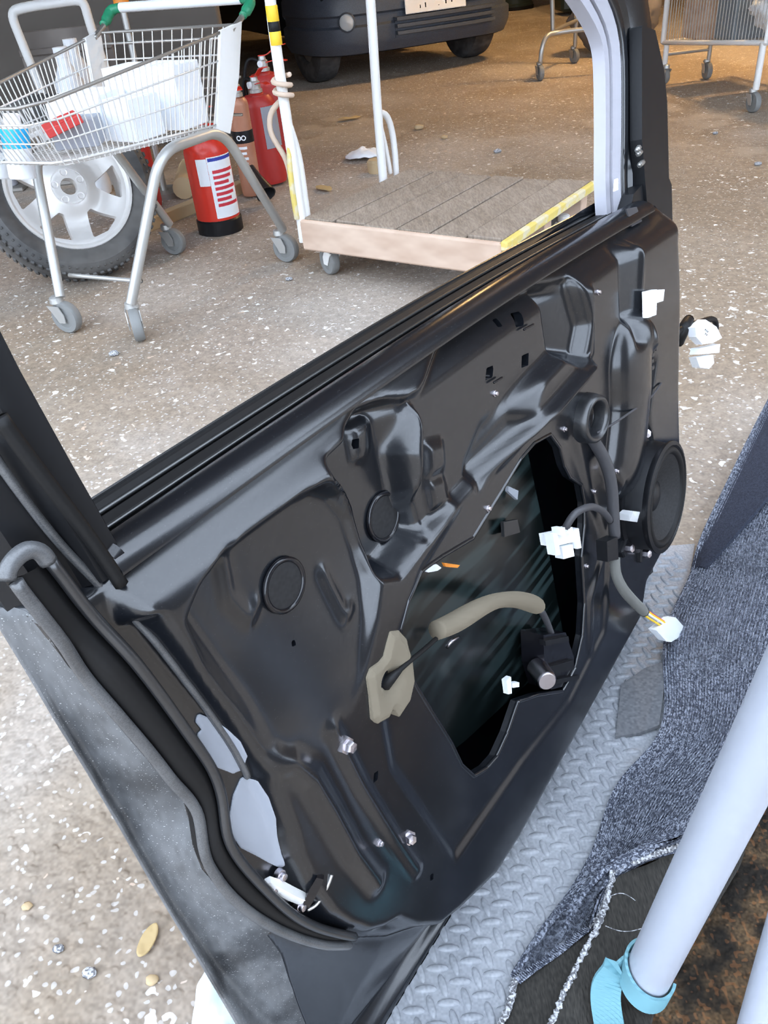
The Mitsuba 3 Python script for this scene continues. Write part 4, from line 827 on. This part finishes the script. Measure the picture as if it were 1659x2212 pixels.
for i in range(5):
    a = i*2*PI/5; m = lathe([(.0085, .050), (.0090, .0585), (.0125, .0595), (.0135, .056)], 16, trans(.047*math.cos(a), .047*math.sin(a), .0)); m.apply_transform(WM); add(WK, 'bolt_seat', m, 'mat_alloy', 30)


# ---------------------------------------------------------------- fire extinguishers
def copper_col(p, n, uv): return mix((.42, .17, .10), (.50, .25, .16), fbm(p.x*20, p.y*20, p.z*20, 3))
pbr('mat_ext_red', (.62, .035, .02), .3, clear=.3)
pbr('mat_ext_red_old', (.42, .03, .025), .42)
pbr('mat_copper', proc(copper_col), .42, metal=.15)
pbr('mat_label_blue', (.03, .05, .35), .5)
pbr('mat_print_red', (.60, .04, .06), .5)
def cyl_patch(r, z0, z1, a0, a1, n=14):
    a = np.linspace(a0, a1, n); V = []
    for z in (z0, z1): V += [[r*math.cos(t), r*math.sin(t), z] for t in a]
    return TM(V, [[i, i + 1, n + i + 1] for i in range(n - 1)] + [[i, n + i + 1, n + i] for i in range(n - 1)])
def extinguisher(x, y, r, h, mat, label, face, base=True, labelmat='mat_paper', lab=(.25, .8, 1.2), prints=True, cap='mat_ext_red', yaw=0, head=True, tilt=(0, 0)):
    k = thing('fire_extinguisher', label, 'fire extinguisher')
    Mx = trans(x, y, .002) @ rotm(tilt[0], [1, 0, 0]) @ rotm(tilt[1], [0, 1, 0]) @ rotm(face, [0, 0, 1])
    A = lambda nm, m, mt, sm=30, lb=None: add(k, nm, mv(m, Mx), mt, sm, lb)
    b = .05 if base else 0
    A('cylinder', lathe([(0, .01), (r*.93, .01), (r, .03), (r, h - r*.75), (r*.94, h - r*.45), (r*.75, h - r*.18), (r*.42, h - .01), (.022, h), (.022, h + .02)], 40), mat)
    if base: A('base_ring', lathe([(r*.9, 0), (r*1.06, 0), (r*1.06, b), (r*1.0, b + .006)], 40), 'mat_black_plastic', 30, 'black base ring')
    if lab:
        z0, z1, w = h*lab[0], h*lab[1], lab[2]
        A('label', cyl_patch(r + .0012, z0, z1, -w*.45, w), labelmat, False)
        if prints:
            A('label_flag', cyl_patch(r + .0014, h*.52, h*lab[1]*.985, -w*.98, -w*.46), labelmat, False)
            A('label_stripe', cyl_patch(r + .002, z1 - .016, z1 - .004, -w*.40, w), 'mat_label_blue', False, 'blue stripe')
            for i, zz_ in enumerate(np.linspace(z1 - .055, z0 + .05, 7)):
                A('print_line', cyl_patch(r + .002, zz_ - .006, zz_ + .006, -w*.28, w*(.9 - .2*(i % 3))), 'mat_print_red', False)
    if head:
        A('valve', lathe([(0, h + .06), (.016, h + .06), (.018, h + .045), (.024, h + .04), (.024, h + .012), (.03, h + .01), (.03, h - .003)], 20), 'mat_galv', 30)
        for dz, up_, nm in ((.030, .00, 'carry_handle'), (.062, .035, 'squeeze_lever')):
            p = spline([(-.015, 0, h + dz), (.03, 0, h + dz + .004), (.08, 0, h + dz + .012 + up_*.6), (.125, 0, h + dz + .006 + up_)], 16)
            Sd = np.tile([0, 1., 0], (16, 1)); Hd = np.tile([0, 0, 1.], (16, 1))
            A(nm, sweep(p, [(-.012, -.002), (.012, -.002), (.012, .002), (-.012, .002)], (Sd, Hd)), cap)
        A('gauge', lathe([(0, .012), (.014, .012), (.015, .0)], 18, axisM((0, -.022, h + .03), (0, -1, 0))), 'mat_white_plastic')
        hp_ = spline([(-.02, 0, h + .04), (-.06, -.01, h + .05), (-r*1.12, -.02, h - .02), (-r*1.16, -.02, h*.6), (-r*1.16, -.02, h*.25)], 24)
        A('hose', tube(hp_, .009, 8), 'mat_rubber', True)
    return k
extinguisher(-.55, 3.44, .087, .37, 'mat_ext_red', 'red fire extinguisher with a white printed label, standing under the shopping trolley', -1.05, lab=(.18, .80, .95))
extinguisher(*(-0.4529,3.9286), .046, .42, 'mat_copper', 'slim copper-coloured extinguisher with a black band', -1.3, base=False, lab=(.28, .52, .9), labelmat='mat_copper', prints=False)
EK = [k for k in labels if k.startswith('fire_extinguisher')][-1]
ex, ey = (-0.4529,3.9286)
add(EK, 'band', lathe([(.0466, .235), (.0472, .237), (.0472, .283), (.0466, .285)], 30, trans(ex, ey, .002)), 'mat_black_plastic', 30, 'black band with a white mark')
bmk = lathe([(.006, .0), (.010, .0)], 14); 
for q in (-.10, .10):
    m = lathe([(.0065, .0), (.0065, .001), (.011, .001), (.011, 0)], 18, axisM((.0475*math.cos(-1.65 + q*2.2), .0475*math.sin(-1.65 + q*2.2), .258), (math.cos(-1.65 + q*2.2), math.sin(-1.65 + q*2.2), 0))); m.apply_translation((ex, ey, .002)); add(EK, 'mark', m, 'mat_paper')
for i in range(4):
    m = cyl_patch(.0474, .145 + .022*i, .156 + .022*i, -2.3, -1.35 + .1*(i % 2)); m.apply_translation((ex, ey, .002)); add(EK, 'print_line', m, 'mat_paper')
extinguisher(*(-0.3757,4.1377), .078, .40, 'mat_ext_red_old', 'red extinguisher with a grey-white label, between the copper one and the white handle', -1.0, base=False, lab=(.42, .86, .9), labelmat='mat_film', prints=False, tilt=(0, -.02))
extinguisher(*(-0.3576,4.4254), .085, .45, 'mat_ext_red_old', 'rearmost tall red extinguisher with its lever raised', -.35, base=False, lab=None)
extinguisher(*(-0.9407,3.8996), .075, .42, 'mat_ext_red_old', 'dark red extinguisher half hidden between the car wheel and a trolley leg', -1.2, base=False, lab=None)
pbr('mat_plank', (.48, .36, .21), .8)
pa_, pb_ = np.array([*(-0.875,3.533), .025]), np.array([*(-0.4386,4.1365), .025]); pl_ = pb_ - pa_
solo('timber_batten', boxM((np.linalg.norm(pl_), .05, .05), (pa_ + pb_)/2, unit(pl_), unit(np.cross([0, 0, 1], pl_)), [0, 0, 1]), 'mat_plank', 'pale timber batten lying on the floor behind the red extinguisher', 'batten')
lg = np.array([(-0.7774,3.8576,0.05),(-0.7983,4.1669,0.06)])
solo('log', tube(lg + [[0, .15, 0], [0, .2, 0]], .05, 14), 'mat_plank', 'short round piece of timber behind the trolley legs', 'timber', 30)
ho = np.array([(-0.3729,3.7388,0.05),(-0.3463,3.8489,0.06)])
solo('extinguisher_horn', lathe([(.012, .16), (.02, .10), (.045, .0), (.041, .0), (.016, .1)], 24, axisM(ho[0] + [.0, .0, .0], (-.3, .6, .5))), 'mat_seal_lip', 'grey discharge horn on the floor beside the extinguishers', 'horn', 30)

# ---------------------------------------------------------------- platform truck
def deck_col(p, n, uv):
    g = fbm(p.x*60 + p.y*4, p.y*9 - p.x*9, 2., 4); w = fbm(p.x*5, p.y*5, 1., 3); f = noise(p.x*300, p.y*60, 3.)
    return mix((.20, .155, .115), (.36, .30, .245), .55*g + .45*w)*(.75 + .4*f)
bumped('mat_deck', proc(deck_col), .85, lambda p, n, uv: fbm(p.x*40, p.y*40, p.z*20, 3), .004)
def edge_col(p, n, uv): return mix((.42, .28, .20), (.66, .52, .41), fbm(p.x*12, p.y*12, p.z*25, 3))
pbr('mat_deck_edge', proc(edge_col), .85)
pbr('mat_yellow_worn', proc(lambda p, n, uv: mix((.62, .50, .14), (.62, .56, .38), smoothstep(.4, .65, fbm(p.x*30, p.y*30, p.z*30, 3)))), .7)
PL = thing('platform_truck', 'wooden platform trolley with a white tubular handle and yellow painted edge', 'platform trolley')
c0, c1, c2, c3 = (np.array([*q, .2]) for q in ((-.167, 2.764), (.223, 3.281), (.674, 2.578), (.285, 2.189)))
ex_, ey_ = unit(c1 - c0), unit(c3 - c0); ey_ = unit(ey_ - ex_*(ex_@ey_)); LX, LY = .648, .735
def pp(x, y, z): return c0 + ex_*x + ey_*y + np.array([0, 0, z])
rn = np.random.RandomState(5)
nb = 6; wb = LY/nb
for i in range(nb):
    m = boxM((LX - .004*rn.rand(), wb - .006, .028), pp(LX/2 + .004*rn.randn(), wb*(i + .5), -.014 + .0015*rn.randn()), ex_, ey_, [0, 0, 1], .003); add(PL, 'board', m, 'mat_deck')
for x in (.03, LX/2, LX - .03): add(PL, 'bearer', boxM((.05, LY - .01, .075), pp(x, LY/2, -.067), ex_, ey_, [0, 0, 1]), 'mat_deck_edge')
add(PL, 'edge_board', boxM((.022, LY + .004, .098), pp(-.011, LY/2, -.052), ex_, ey_, [0, 0, 1], .006), 'mat_deck_edge', False, 'bare scuffed side board')
add(PL, 'edge_board', boxM((LX + .03, .022, .03), pp(LX/2 - .004, LY + .010, -.012), ex_, ey_, [0, 0, 1], .005), 'mat_yellow_worn', False, 'worn yellow painted edge')
add(PL, 'edge_board', boxM((LX, .02, .07), pp(LX/2, -.010, -.052), ex_, ey_, [0, 0, 1], .004), 'mat_deck_edge')
for x, y in ((.05, .05), (LX - .06, .05), (.06, LY - .08), (LX - .06, LY - .08)):
    q = pp(x, y, 0); castor(PL, q[0], q[1], .105, 2.1, 'mat_white_paint', .047)
u0, u1 = pp(.0, -.01, 0), pp(.525, -.03, 0)
lean = np.array([-.0, .0, 0])
add(PL, 'handle', tube(spline([u0 + [0, 0, -.08], u0 + [0, 0, .2], u0 + [0, 0, .62], u0 + [.0, .0, .74], u0 + [-.02, .03, .82], u0*.8 + u1*.2 + [-.04, .03, .93], u0*.2 + u1*.8 + [-.04, .03, .93], u1 + [-.02, .03, .84], u1 + [0, 0, .74], u1 + [0, 0, .3], u1 + [0, 0, -.08]], 90), .0165, 12), 'mat_white_paint', True, 'white painted tubular handle')
for i, (z0, z1, mt) in enumerate(((.50, .535, 'mat_yellow'), (.535, .56, 'mat_rubber'), (.56, .60, 'mat_yellow'))):
    add(PL, 'tape_band', rod(u0 + [0, 0, z0], u0 + [0, 0, z1], .0178, 14), mt, True, 'tape band on the handle')
for o in ((.03, .0), ):
    add(PL, 'brace', tube(spline([u0 + [0, 0, .28], u0 + ex_*.022 + [0, 0, .2], u0 + ex_*.028 + [0, 0, .1], u0 + ex_*.028 + [0, 0, -.05]], 16), .0155, 10), 'mat_white_paint', True)
    add(PL, 'brace', tube(spline([u0 + [0, 0, .25], u0 - ex_*.02 + [0, 0, .15], u0 - ex_*.02 + [0, 0, .0]], 16), .009, 8), 'mat_yellow_worn', True, 'yellow painted stay')
add(PL, 'brace', tube(spline([u1 + [0, 0, .22], u1 + ex_*.05 + [0, 0, .20], u1 + ex_*.085 + [0, 0, .12], u1 + ex_*.09 + [0, 0, .0], u1 + ex_*.09 + [0, 0, -.05]], 20), .012, 10), 'mat_white_paint', True, 'curved white brace')
add(PL, 'brace', tube(spline([u1 + [0, 0, .2], u1 + ex_*.03 + [0, 0, .1], u1 + ex_*.05 + [0, 0, .0]], 16), .009, 8), 'mat_white_paint', True)
rp = [u0 + [.0, 0, .42] + .026*np.array([math.cos(t), math.sin(t), 0]) + [0, 0, -.0045*t] for t in np.linspace(0, 14, 70)]
rk = thing('rope', 'cream rope knotted round the left upright of the platform trolley', 'rope')
pbr('mat_rope', (.58, .46, .36), .9)
add(rk, 'coil', tube(rp, .0075, 7), 'mat_rope', True)
add(rk, 'tail', tube(spline([rp[-1], rp[-1] + [-.05, 0, -.04], rp[-1] + [-.06, 0, -.10], rp[-1] + [-.03, 0, -.17], rp[-1] + [-.02, 0, -.24]], 20), .009, 7), 'mat_rope', True)

# ---------------------------------------------------------------- dark van at the back
def van_col(p, n, uv): return mi.Color3f(.060, .070, .088)*(.85 + .3*noise(p.x*200, p.y*200, p.z*200))
pbr('mat_bumper', proc(van_col), .42)
pbr('mat_van_body', (.010, .011, .013), .25, clear=.5)
pbr('mat_plate', (.85, .85, .83), .4)
M('mat_lens', {'type': 'twosided', 'bsdf': {'type': 'roughplastic', 'alpha': .08, 'diffuse_reflectance': {'type': 'rgb', 'value': [.55, .56, .55]}}})
VN = thing('van', 'dark van parked at the back with its front bumper towards the camera', 'van')
vo, vX, vF = np.array([.4828, 7.6333, 0]), np.array([.917, .3989, 0]), np.array([.3989, -.917, 0])
VM = frame(vo, vX, -vF, [0, 0, 1])          # local: x right, y to the rear, z up
def va(name, m, mat, smooth=False, label=None, parent=VN): return add(parent, name, mv(m, VM), mat, smooth, label)
# bumper, a swept profile round the nose
plan = spline([(-.84, .15), (-.845, -.12), (-.80, -.36), (-.66, -.50), (-.40, -.545), (0, -.56), (.40, -.545), (.66, -.50), (.80, -.36), (.845, -.12), (.84, .15)], 60)
pt = np.gradient(plan, axis=0); pt /= np.linalg.norm(pt, axis=1, keepdims=True)
S = np.c_[pt[:, 1], -pt[:, 0], 0*pt[:, 0]]; Hh = np.tile([0, 0, 1.], (60, 1)); P3 = np.c_[plan, 0*plan[:, 0]]
prof = [(-.10, .23), (-.02, .205), (.015, .215), (.04, .26), (.055, .30), (.055, .385), (.03, .40), (.03, .455), (.05, .47), (.045, .56), (.02, .60), (-.10, .61)]
va('bumper', sweep(P3, prof, (S, Hh)), 'mat_bumper', 40, 'dark grey front bumper')
for i, (z, h) in enumerate(((.30, .018), (.345, .018), (.39, .018))):
    pl2 = spline([(-.30, -.607), (0, -.618), (.35, -.608), (.56, -.58)], 20); t2 = np.gradient(pl2, axis=0); t2 /= np.linalg.norm(t2, axis=1, keepdims=True)
    va('grille_slot', sweep(np.c_[pl2, 0*pl2[:, 0] + z], [(-.03, -h/2), (.004, -h/2), (.004, h/2), (-.03, h/2)], (np.c_[t2[:, 1], -t2[:, 0], 0*t2[:, 0]], np.tile([0, 0, 1.], (20, 1)))), 'mat_bumper')
    va('grille_slat', sweep(np.c_[pl2, 0*pl2[:, 0] + z + .022], [(-.03, -.010), (.045, -.012), (.042, .010), (-.03, .010)], (np.c_[t2[:, 1], -t2[:, 0], 0*t2[:, 0]], np.tile([0, 0, 1.], (20, 1)))), 'mat_bumper', 30)
pk = va('number_plate', mv(box(.52, .008, .112, .004), trans(.04, -.628, .485) @ rotm(-.08, [1, 0, 0])), 'mat_plate', False, 'white number plate')
for x, z, w, h in ((-.135, .468, .008, .022), (-.09, .474, .010, .030), (-.028, .458, .012, .004), (.022, .462, .012, .004), (.085, .476, .010, .022), (.135, .478, .010, .018)):
    va('plate_mark', mv(box(w, .002, h, .0004), trans(x + .04, -.633, z) @ rotm(-.08, [1, 0, 0])), 'mat_rubber', parent=pk)
fk = va('fog_lamp', lathe([(.062, -.02), (.066, .004), (.056, .01)], 28, axisM((-.665, -.555, .425), (-.5, -.86, .05))), 'mat_bumper', 30, 'round fog lamp')
va('lens', lathe([(.055, .0), (.04, .012), (.0001, .017)], 28, axisM((-.665, -.555, .425), (-.5, -.86, .05))), 'mat_lens', True, 'clear round lens', fk)
sidep = Polygon([(-.42, .55), (-.50, .62), (-.46, .82), (.30, 1.02), (1.0, 1.72), (1.3, 1.80), (3.3, 1.80), (3.4, .35), (.62, .30), (.50, .60), (.25, .74), (-.05, .70), (-.25, .55)]).buffer(-.03).buffer(.03)
bm = extrude(sidep, 1.60); v = bm.vertices.copy(); bm.vertices = np.c_[v[:, 2] - .80, v[:, 0], v[:, 1]]
bm.vertices[:, 0] *= 1 - .10*np.clip((bm.vertices[:, 2] - .9)/.9, 0, 1); bm.fix_normals()
va('body', bm, 'mat_van_body', 25)
va('windscreen', trimesh.convex.convex_hull([(-.70, .34, 1.06), (.70, .34, 1.06), (.64, .96, 1.68), (-.64, .96, 1.68), (-.70, .36, 1.04), (.70, .36, 1.04), (.64, .98, 1.66), (-.64, .98, 1.66)]) , 'mat_black_gloss')
for s in (-1, 1):
    va('headlamp', trimesh.convex.convex_hull([(s*.42, -.53, .66), (s*.74, -.44, .66), (s*.78, -.38, .78), (s*.50, -.48, .76), (s*.42, -.43, .66), (s*.74, -.34, .66), (s*.78, -.28, .78), (s*.50, -.38, .76)]), 'mat_lens')
    for y in (.0, 2.65):
        wm = lathe([(.0001, -.085), (.16, -.085), (.175, -.10), (.27, -.10), (.30, -.085), (.31, -.04), (.31, .04), (.30, .085), (.27, .10), (.175, .10), (.16, .06), (.0001, .05)], 44, axisM((s*.70, y, .31), (s, 0, 0)))
        va('wheel', wm, 'mat_tyre', 35)
        va('wheel_cover', lathe([(.16, .07), (.12, .09), (.0001, .10)], 30, axisM((s*.70, y, .31), (s, 0, 0))), 'mat_dull_steel', True)
va('underbody', box(1.30, 3.4, .14, .03, (0, 1.35, .34)), 'mat_dull_steel')

# ---------------------------------------------------------------- trolleys on the right
def simple_tube(parent, nm, pts, r, mat, n=30, label=None): return add(parent, nm, tube(spline(np.array(pts, float), n) if len(pts) > 2 else pts, r, 10), mat, True, label)
T3 = thing('wire_basket_trolley', 'white wire basket trolley at upper right holding a grey bin and white bag', 'trolley')
A3, B3 = np.array([2.03, 5.70, 0]), np.array([2.165, 4.60, 0]); e3 = unit(B3 - A3); s3 = np.array([-e3[1], e3[0], 0]); L3 = np.linalg.norm(B3 - A3)
if s3[0] < 0: s3 = -s3
zl, zr, zt = .235, .325, .95; W3 = .50
def q3(t, s, z): return A3 + e3*L3*t + s3*W3*s + np.array([0, 0, z])
def zb(t): return zl + (zr - zl)*t
fr_ = [q3(0, 0, zb(0)), q3(1, 0, zb(1)), q3(1, 1, zb(1)), q3(0, 1, zb(0))]
add(T3, 'floor_frame', tube(np.array(fr_), .013, 10, True), 'mat_white_paint', True)
for h, r in ((.55, .007), (.90, .011)): add(T3, 'hoop', tube(np.array([q3(0, 0, h), q3(1, 0, h + .03), q3(1, 1, h + .03), q3(0, 1, h)]), r, 8, True), 'mat_white_paint', True)
for t, s in ((0, 0), (1, 0), (1, 1), (0, 1)): add(T3, 'corner_post', rod(q3(t, s, zb(t)), q3(t, s, .92), .017 if t == 0 else .010, 10), 'mat_white_paint', True)
ws3 = []
for t in np.linspace(.03, .97, 34):
    for s in (0, 1): ws3.append(rod(q3(t, s, zb(t)), q3(t, s, .92), .0024, 5))
    ws3.append(rod(q3(t, 0, zb(t)), q3(t, 1, zb(t)), .0024, 5))
for s in np.linspace(.06, .94, 14):
    for t in (0, 1): ws3.append(rod(q3(t, s, zb(t)), q3(t, s, .92), .0024, 5))
add(T3, 'basket_wires', cat(ws3), 'mat_galv', True)
for t, s, yaw in ((.02, .03, 1.9), (.02, .62, -1.5), (.985, .0, -1.4), (.985, .95, -1.2)):
    q = q3(t, s, 0)
    if s < .1: add(T3, 'leg', rod(q3(t, s, .11), q3(t, s, zb(t)), .017, 10), 'mat_white_paint', True)
    else: add(T3, 'leg', rod(q3(t, s, .11), q3(t, s, zb(t)), .013, 10), 'mat_galv', True)
    castor(T3, q[0], q[1], .115, yaw, 'mat_galv', .05)
add(T3, 'cross_bar', rod(q3(.02, .03, .17), q3(.02, .62, .17), .010, 8), 'mat_galv', True)
def q3w(t, s, z, sz, mat, nm, lb, ct, c=.01):
    k = thing(nm, lb, ct); add(k, 'body', boxM(sz, q3(t, s, z), e3, s3, [0, 0, 1], c), mat); return k
pbr('mat_bin_grey', (.20, .24, .27), .5)
bk = q3w(.50, .5, .46, (.20, .34, .36), 'mat_bin_grey', 'storage_bin', 'grey storage bin standing in the right-hand wire trolley', 'bin'); add(bk, 'lid', boxM((.21, .35, .02), q3(.50, .5, .65), e3, s3, [0, 0, 1]), 'mat_bin_grey')
bk = q3w(.18, .5, .40, (.26, .34, .28), 'mat_deck_edge', 'carton', 'brown carton beside the grey bin in the right-hand trolley', 'box'); add(bk, 'flap', boxM((.26, .12, .004), q3(.18, .5, .545), e3, s3, [0, 0, 1]), 'mat_plank')
def blob(c, r, amp, seed, sub=3):
    m = trimesh.creation.icosphere(sub, 1.0); n = np.array(meshkit.fbm(m.vertices*2.2 + seed, 4)) - .5
    m.vertices = m.vertices*(1 + amp*n)[:, None]*np.array(r) + np.array(c); return m
solo('white_bag', blob(q3(.84, .30, .46), (.12, .14, .12), .9, 3.), 'mat_white_plastic', 'crumpled white bag in the near corner of the right-hand trolley', 'bag', True)
solo('red_packet', boxM((.08, .12, .12), q3(.92, .72, .47), e3, s3, [0, 0, 1], .01), 'mat_red_label', 'red packet behind the white bag in the right-hand trolley', 'packet')
T2 = thing('trolley_frame', 'bare tubular trolley frame on castors, seen just left of the door pillar', 'trolley frame')
f1, f2, f3_ = np.array([1.40, 6.32, 0]), np.array([1.80, 6.95, 0]), np.array([1.84, 6.22, 0])
simple_tube(T2, 'leg', [f1 + [0, 0, .11], f1 + [.01, 0, .2], f1 + [.05, .03, .265], f1 + [.12, .06, .275], f1 + [.20, .05, .28], f1 + [.46, .0, .28], f1 + [.70, -.04, .28]], .016, 'mat_galv', 50)
simple_tube(T2, 'upright', [f1 + [.10, .08, .27], f1 + [.085, .1, .6], f1 + [.07, .1, 1.0]], .016, 'mat_dull_steel', 20)
simple_tube(T2, 'upright', [f2 + [0, 0, .30], f2 + [.01, 0, .6], f2 + [.02, 0, 1.0]], .018, 'mat_fringe' if False else 'mat_plank', 20, 'cream upright')
simple_tube(T2, 'side_bar', [f1 + [.10, .08, .275], f1*.5 + f2*.5 + [.0, 0, .275], f2 + [0, 0, .28]], .014, 'mat_dull_steel', 20)
simple_tube(T2, 'leg', [f2 + [0, 0, .11], f2 + [0, 0, .3]], .016, 'mat_dull_steel')
simple_tube(T2, 'leg', [f3_ + [0, 0, .11], f3_ + [0, 0, .28]], .014, 'mat_dull_steel')
for q, yw in ((f1, -1.45), (f2, -1.2), (f3_, -1.3)): castor(T2, q[0], q[1], .115, yw, 'mat_dull_steel')
pbr('mat_sack', proc(lambda p, n, uv: mix((.10, .085, .075), (.22, .195, .175), fbm(p.x*9, p.y*9, p.z*9, 3))), .7)
solo('sack', blob((2.20, 7.3, .24), (.34, .28, .24), .5, 8.), 'mat_sack', 'grey-brown sack slumped behind the bare trolley frame', 'sack', True)
pbr('mat_bin_green', (.018, .03, .026), .4)
bk = thing('drum', 'dark green drum at the back right of the van', 'drum'); add(bk, 'body', lathe([(0, 0), (.20, 0), (.235, .02), (.24, .06), (.225, .07), (.25, .5), (.255, .9), (.0, .9)], 36, trans(2.28, 11.9, 0)), 'mat_bin_green', 30); add(bk, 'foot_ring', lathe([(.2, 0), (.245, 0), (.25, .035), (.2, .04)], 36, trans(2.28, 11.9, 0)), 'mat_rubber', 30)
bk = thing('wheelie_bin', 'dark green bin at the back between the drum and the door pillar', 'bin'); add(bk, 'body', mv(box(.42, .5, .85, .03), trans(2.72, 10.6, .47)), 'mat_bin_green'); add(bk, 'lid', mv(box(.46, .54, .05, .02), trans(2.72, 10.6, .92)), 'mat_bin_green')

# ---------------------------------------------------------------- behind the shopping trolley: metal stand with a board
ST = thing('metal_stand', 'whitish tubular metal stand with a brown board, behind the shopping trolley at top left', 'stand')
st = [np.array([x, 4.62, 0.]) for x in (-1.53, -1.17)]
simple_tube(ST, 'tube_frame', [st[0] + [.10, 0, .03], st[0] + [.06, 0, .3], st[0] + [.01, 0, .70], st[0] + [.015, 0, .775], st[0] + [.06, 0, .79], st[1] + [-.08, 0, .80], st[1] + [-.01, 0, .79], st[1] + [.0, 0, .73], st[1] + [.05, 0, .3], st[1] + [.07, 0, .03]], .022, 'mat_white_paint', 90)
add(ST, 'board', box(.46, .015, .62, .004, (-1.34, 4.72, .38)), 'mat_sack', False, 'grey-brown board')
add(ST, 'batten', box(.46, .02, .03, .004, (-1.34, 4.705, .60)), 'mat_sack')
add(ST, 'foot', box(.5, .2, .03, .006, (-1.33, 4.66, .015)), 'mat_dull_steel')
ST2 = thing('steel_post', 'bluish steel post at the left edge of the photo, beside the metal stand', 'post')
add(ST2, 'post', tube([(-1.78, 4.6, .02), (-1.86, 4.62, .9)], .035, 12), 'mat_run_channel', True); add(ST2, 'foot', box(.16, .16, .02, .004, (-1.78, 4.6, .011)), 'mat_dull_steel')
ST3 = thing('marker_post', 'grey post with a bright orange cap behind the trolley handle', 'post')
mp0 = np.array((-0.8962,4.15,0.7897)); add(ST3, 'post', tube([(mp0[0], 4.15, .02), (mp0[0], 4.15, mp0[2] - .02)], .014, 10), 'mat_galv', True); add(ST3, 'cap', lathe([(0, .05), (.025, .045), (.032, .02), (.034, -.02), (.0, -.02)], 20, trans(mp0[0], 4.15, mp0[2])), 'mat_orange', 30); add(ST3, 'foot', lathe([(0, .02), (.10, .02), (.12, 0), (0, 0)], 24, trans(mp0[0], 4.15, 0)), 'mat_dull_steel', 30)
for i, (x, y, lb) in enumerate(((130, 108, 'white bottle neck showing behind the trolley rim, left of its twin'), (150, 92, 'white bottle neck showing behind the trolley rim, right of its twin'))):
    q = np.array((-1.2502,4.3,0.6291) if i == 0 else (-1.2527,4.5,0.6438)); k = thing('bottle', lb, 'bottle')
    add(k, 'body', lathe([(0, 0), (.06, 0), (.065, .02), (.065, q[2] - .13), (.03, q[2] - .06), (.03, q[2])], 24, trans(q[0], q[1], .002)), 'mat_white_plastic', 30); add(k, 'cap', lathe([(.033, q[2] - .03), (.033, q[2] + .01), (0, q[2] + .012)], 20, trans(q[0], q[1], .002)), 'mat_paper', 30)

# ---------------------------------------------------------------- things on the floor
def rag():
    c = np.array((0.0929,4.4743)); P = Point(*c).buffer(.1); P = shapely.affinity.scale(P, 1.05, .9)
    return heightfield(P, lambda x, y: .012 + .10*np.array(meshkit.fbm(np.stack([x*9, y*9, 0*x + 3], -1)))*np.clip(1 - np.hypot(x - c[0], y - c[1])/.11, 0, 1)**.5, .006, .01)
import shapely.affinity
solo('rag', rag(), 'mat_paper', 'white crumpled rag on the floor behind the platform trolley', 'rag', True)
cq = (0.1383,4.1522); bk = thing('jar_lid', 'small cream tub by the right foot of the platform trolley handle', 'tub'); add(bk, 'body', lathe([(0, .001), (.045, .001), (.05, .05), (.04, .06), (0, .062)], 24, trans(cq[0], cq[1], 0)), 'mat_plank', 30)
STONES = [(-0.7436,2.2566),(-0.2426,2.7472),(0.4256,5.0622),(1.7445,3.5866),(1.8103,4.219),(0.535,4.7459),(0.7485,4.2988),(0.545,3.8618),(-0.4924,0.563),(-0.3927,0.473),(-0.4375,0.5053),(-0.3175,0.458)]
for i, q in enumerate(STONES):
    r = (.016, .013, .03, .016, .014, .02, .02, .016, .007, .009, .007, .008)[i]
    solo('stone', blob((q[0], q[1], r*.45), (r, r*.75, r*.5), .7, 5.*i, 1), ('mat_fringe', 'mat_plank')[i % 3 == 2], ('white stone on the floor just below the near front trolley castor', 'grey stone by the trolley castor nearest the platform truck', 'tan stone in the middle of the dark floor in front of the van', 'white pebble on the floor right of the door pillar', 'pebble below the bent castor of the right-hand basket trolley', 'brown pebble right of the tan stone, left of the door pillar', 'white pebble beyond the far edge of the wooden platform', 'small pebble near the back corner of the wooden platform', 'brown pebble on the pale ground at the far left, low in the photo', 'white pebble above the plastic sheet, left of the yellow scrap', 'grey pebble left of the yellow scrap on the pale ground', 'brown pebble just below the yellow scrap')[i], 'stone', True, 'small stones on the floor')
pbr('mat_leaf', (.45, .33, .16), .7)
for i, (q, s_, lb) in enumerate((((0.0358,5.5647), .075, 'curled tan scrap on the dark floor in front of the van'), ((-0.3297,0.5031), .020, 'yellow scrap on the pale ground left of the door'), ((-0.1234,3.9059), .06, 'yellowish scrap on the floor left of the rag'))):
    P = shapely.affinity.rotate(shapely.affinity.scale(Point(*q).buffer(s_), 1, .45), 20 + 50*i)
    solo('scrap', heightfield(P, lambda x, y: .004 + s_*.35*np.array(meshkit.fbm(np.stack([x/s_, y/s_, 0*x + i], -1))), s_/9, .002), 'mat_leaf', lb, 'scrap', True)
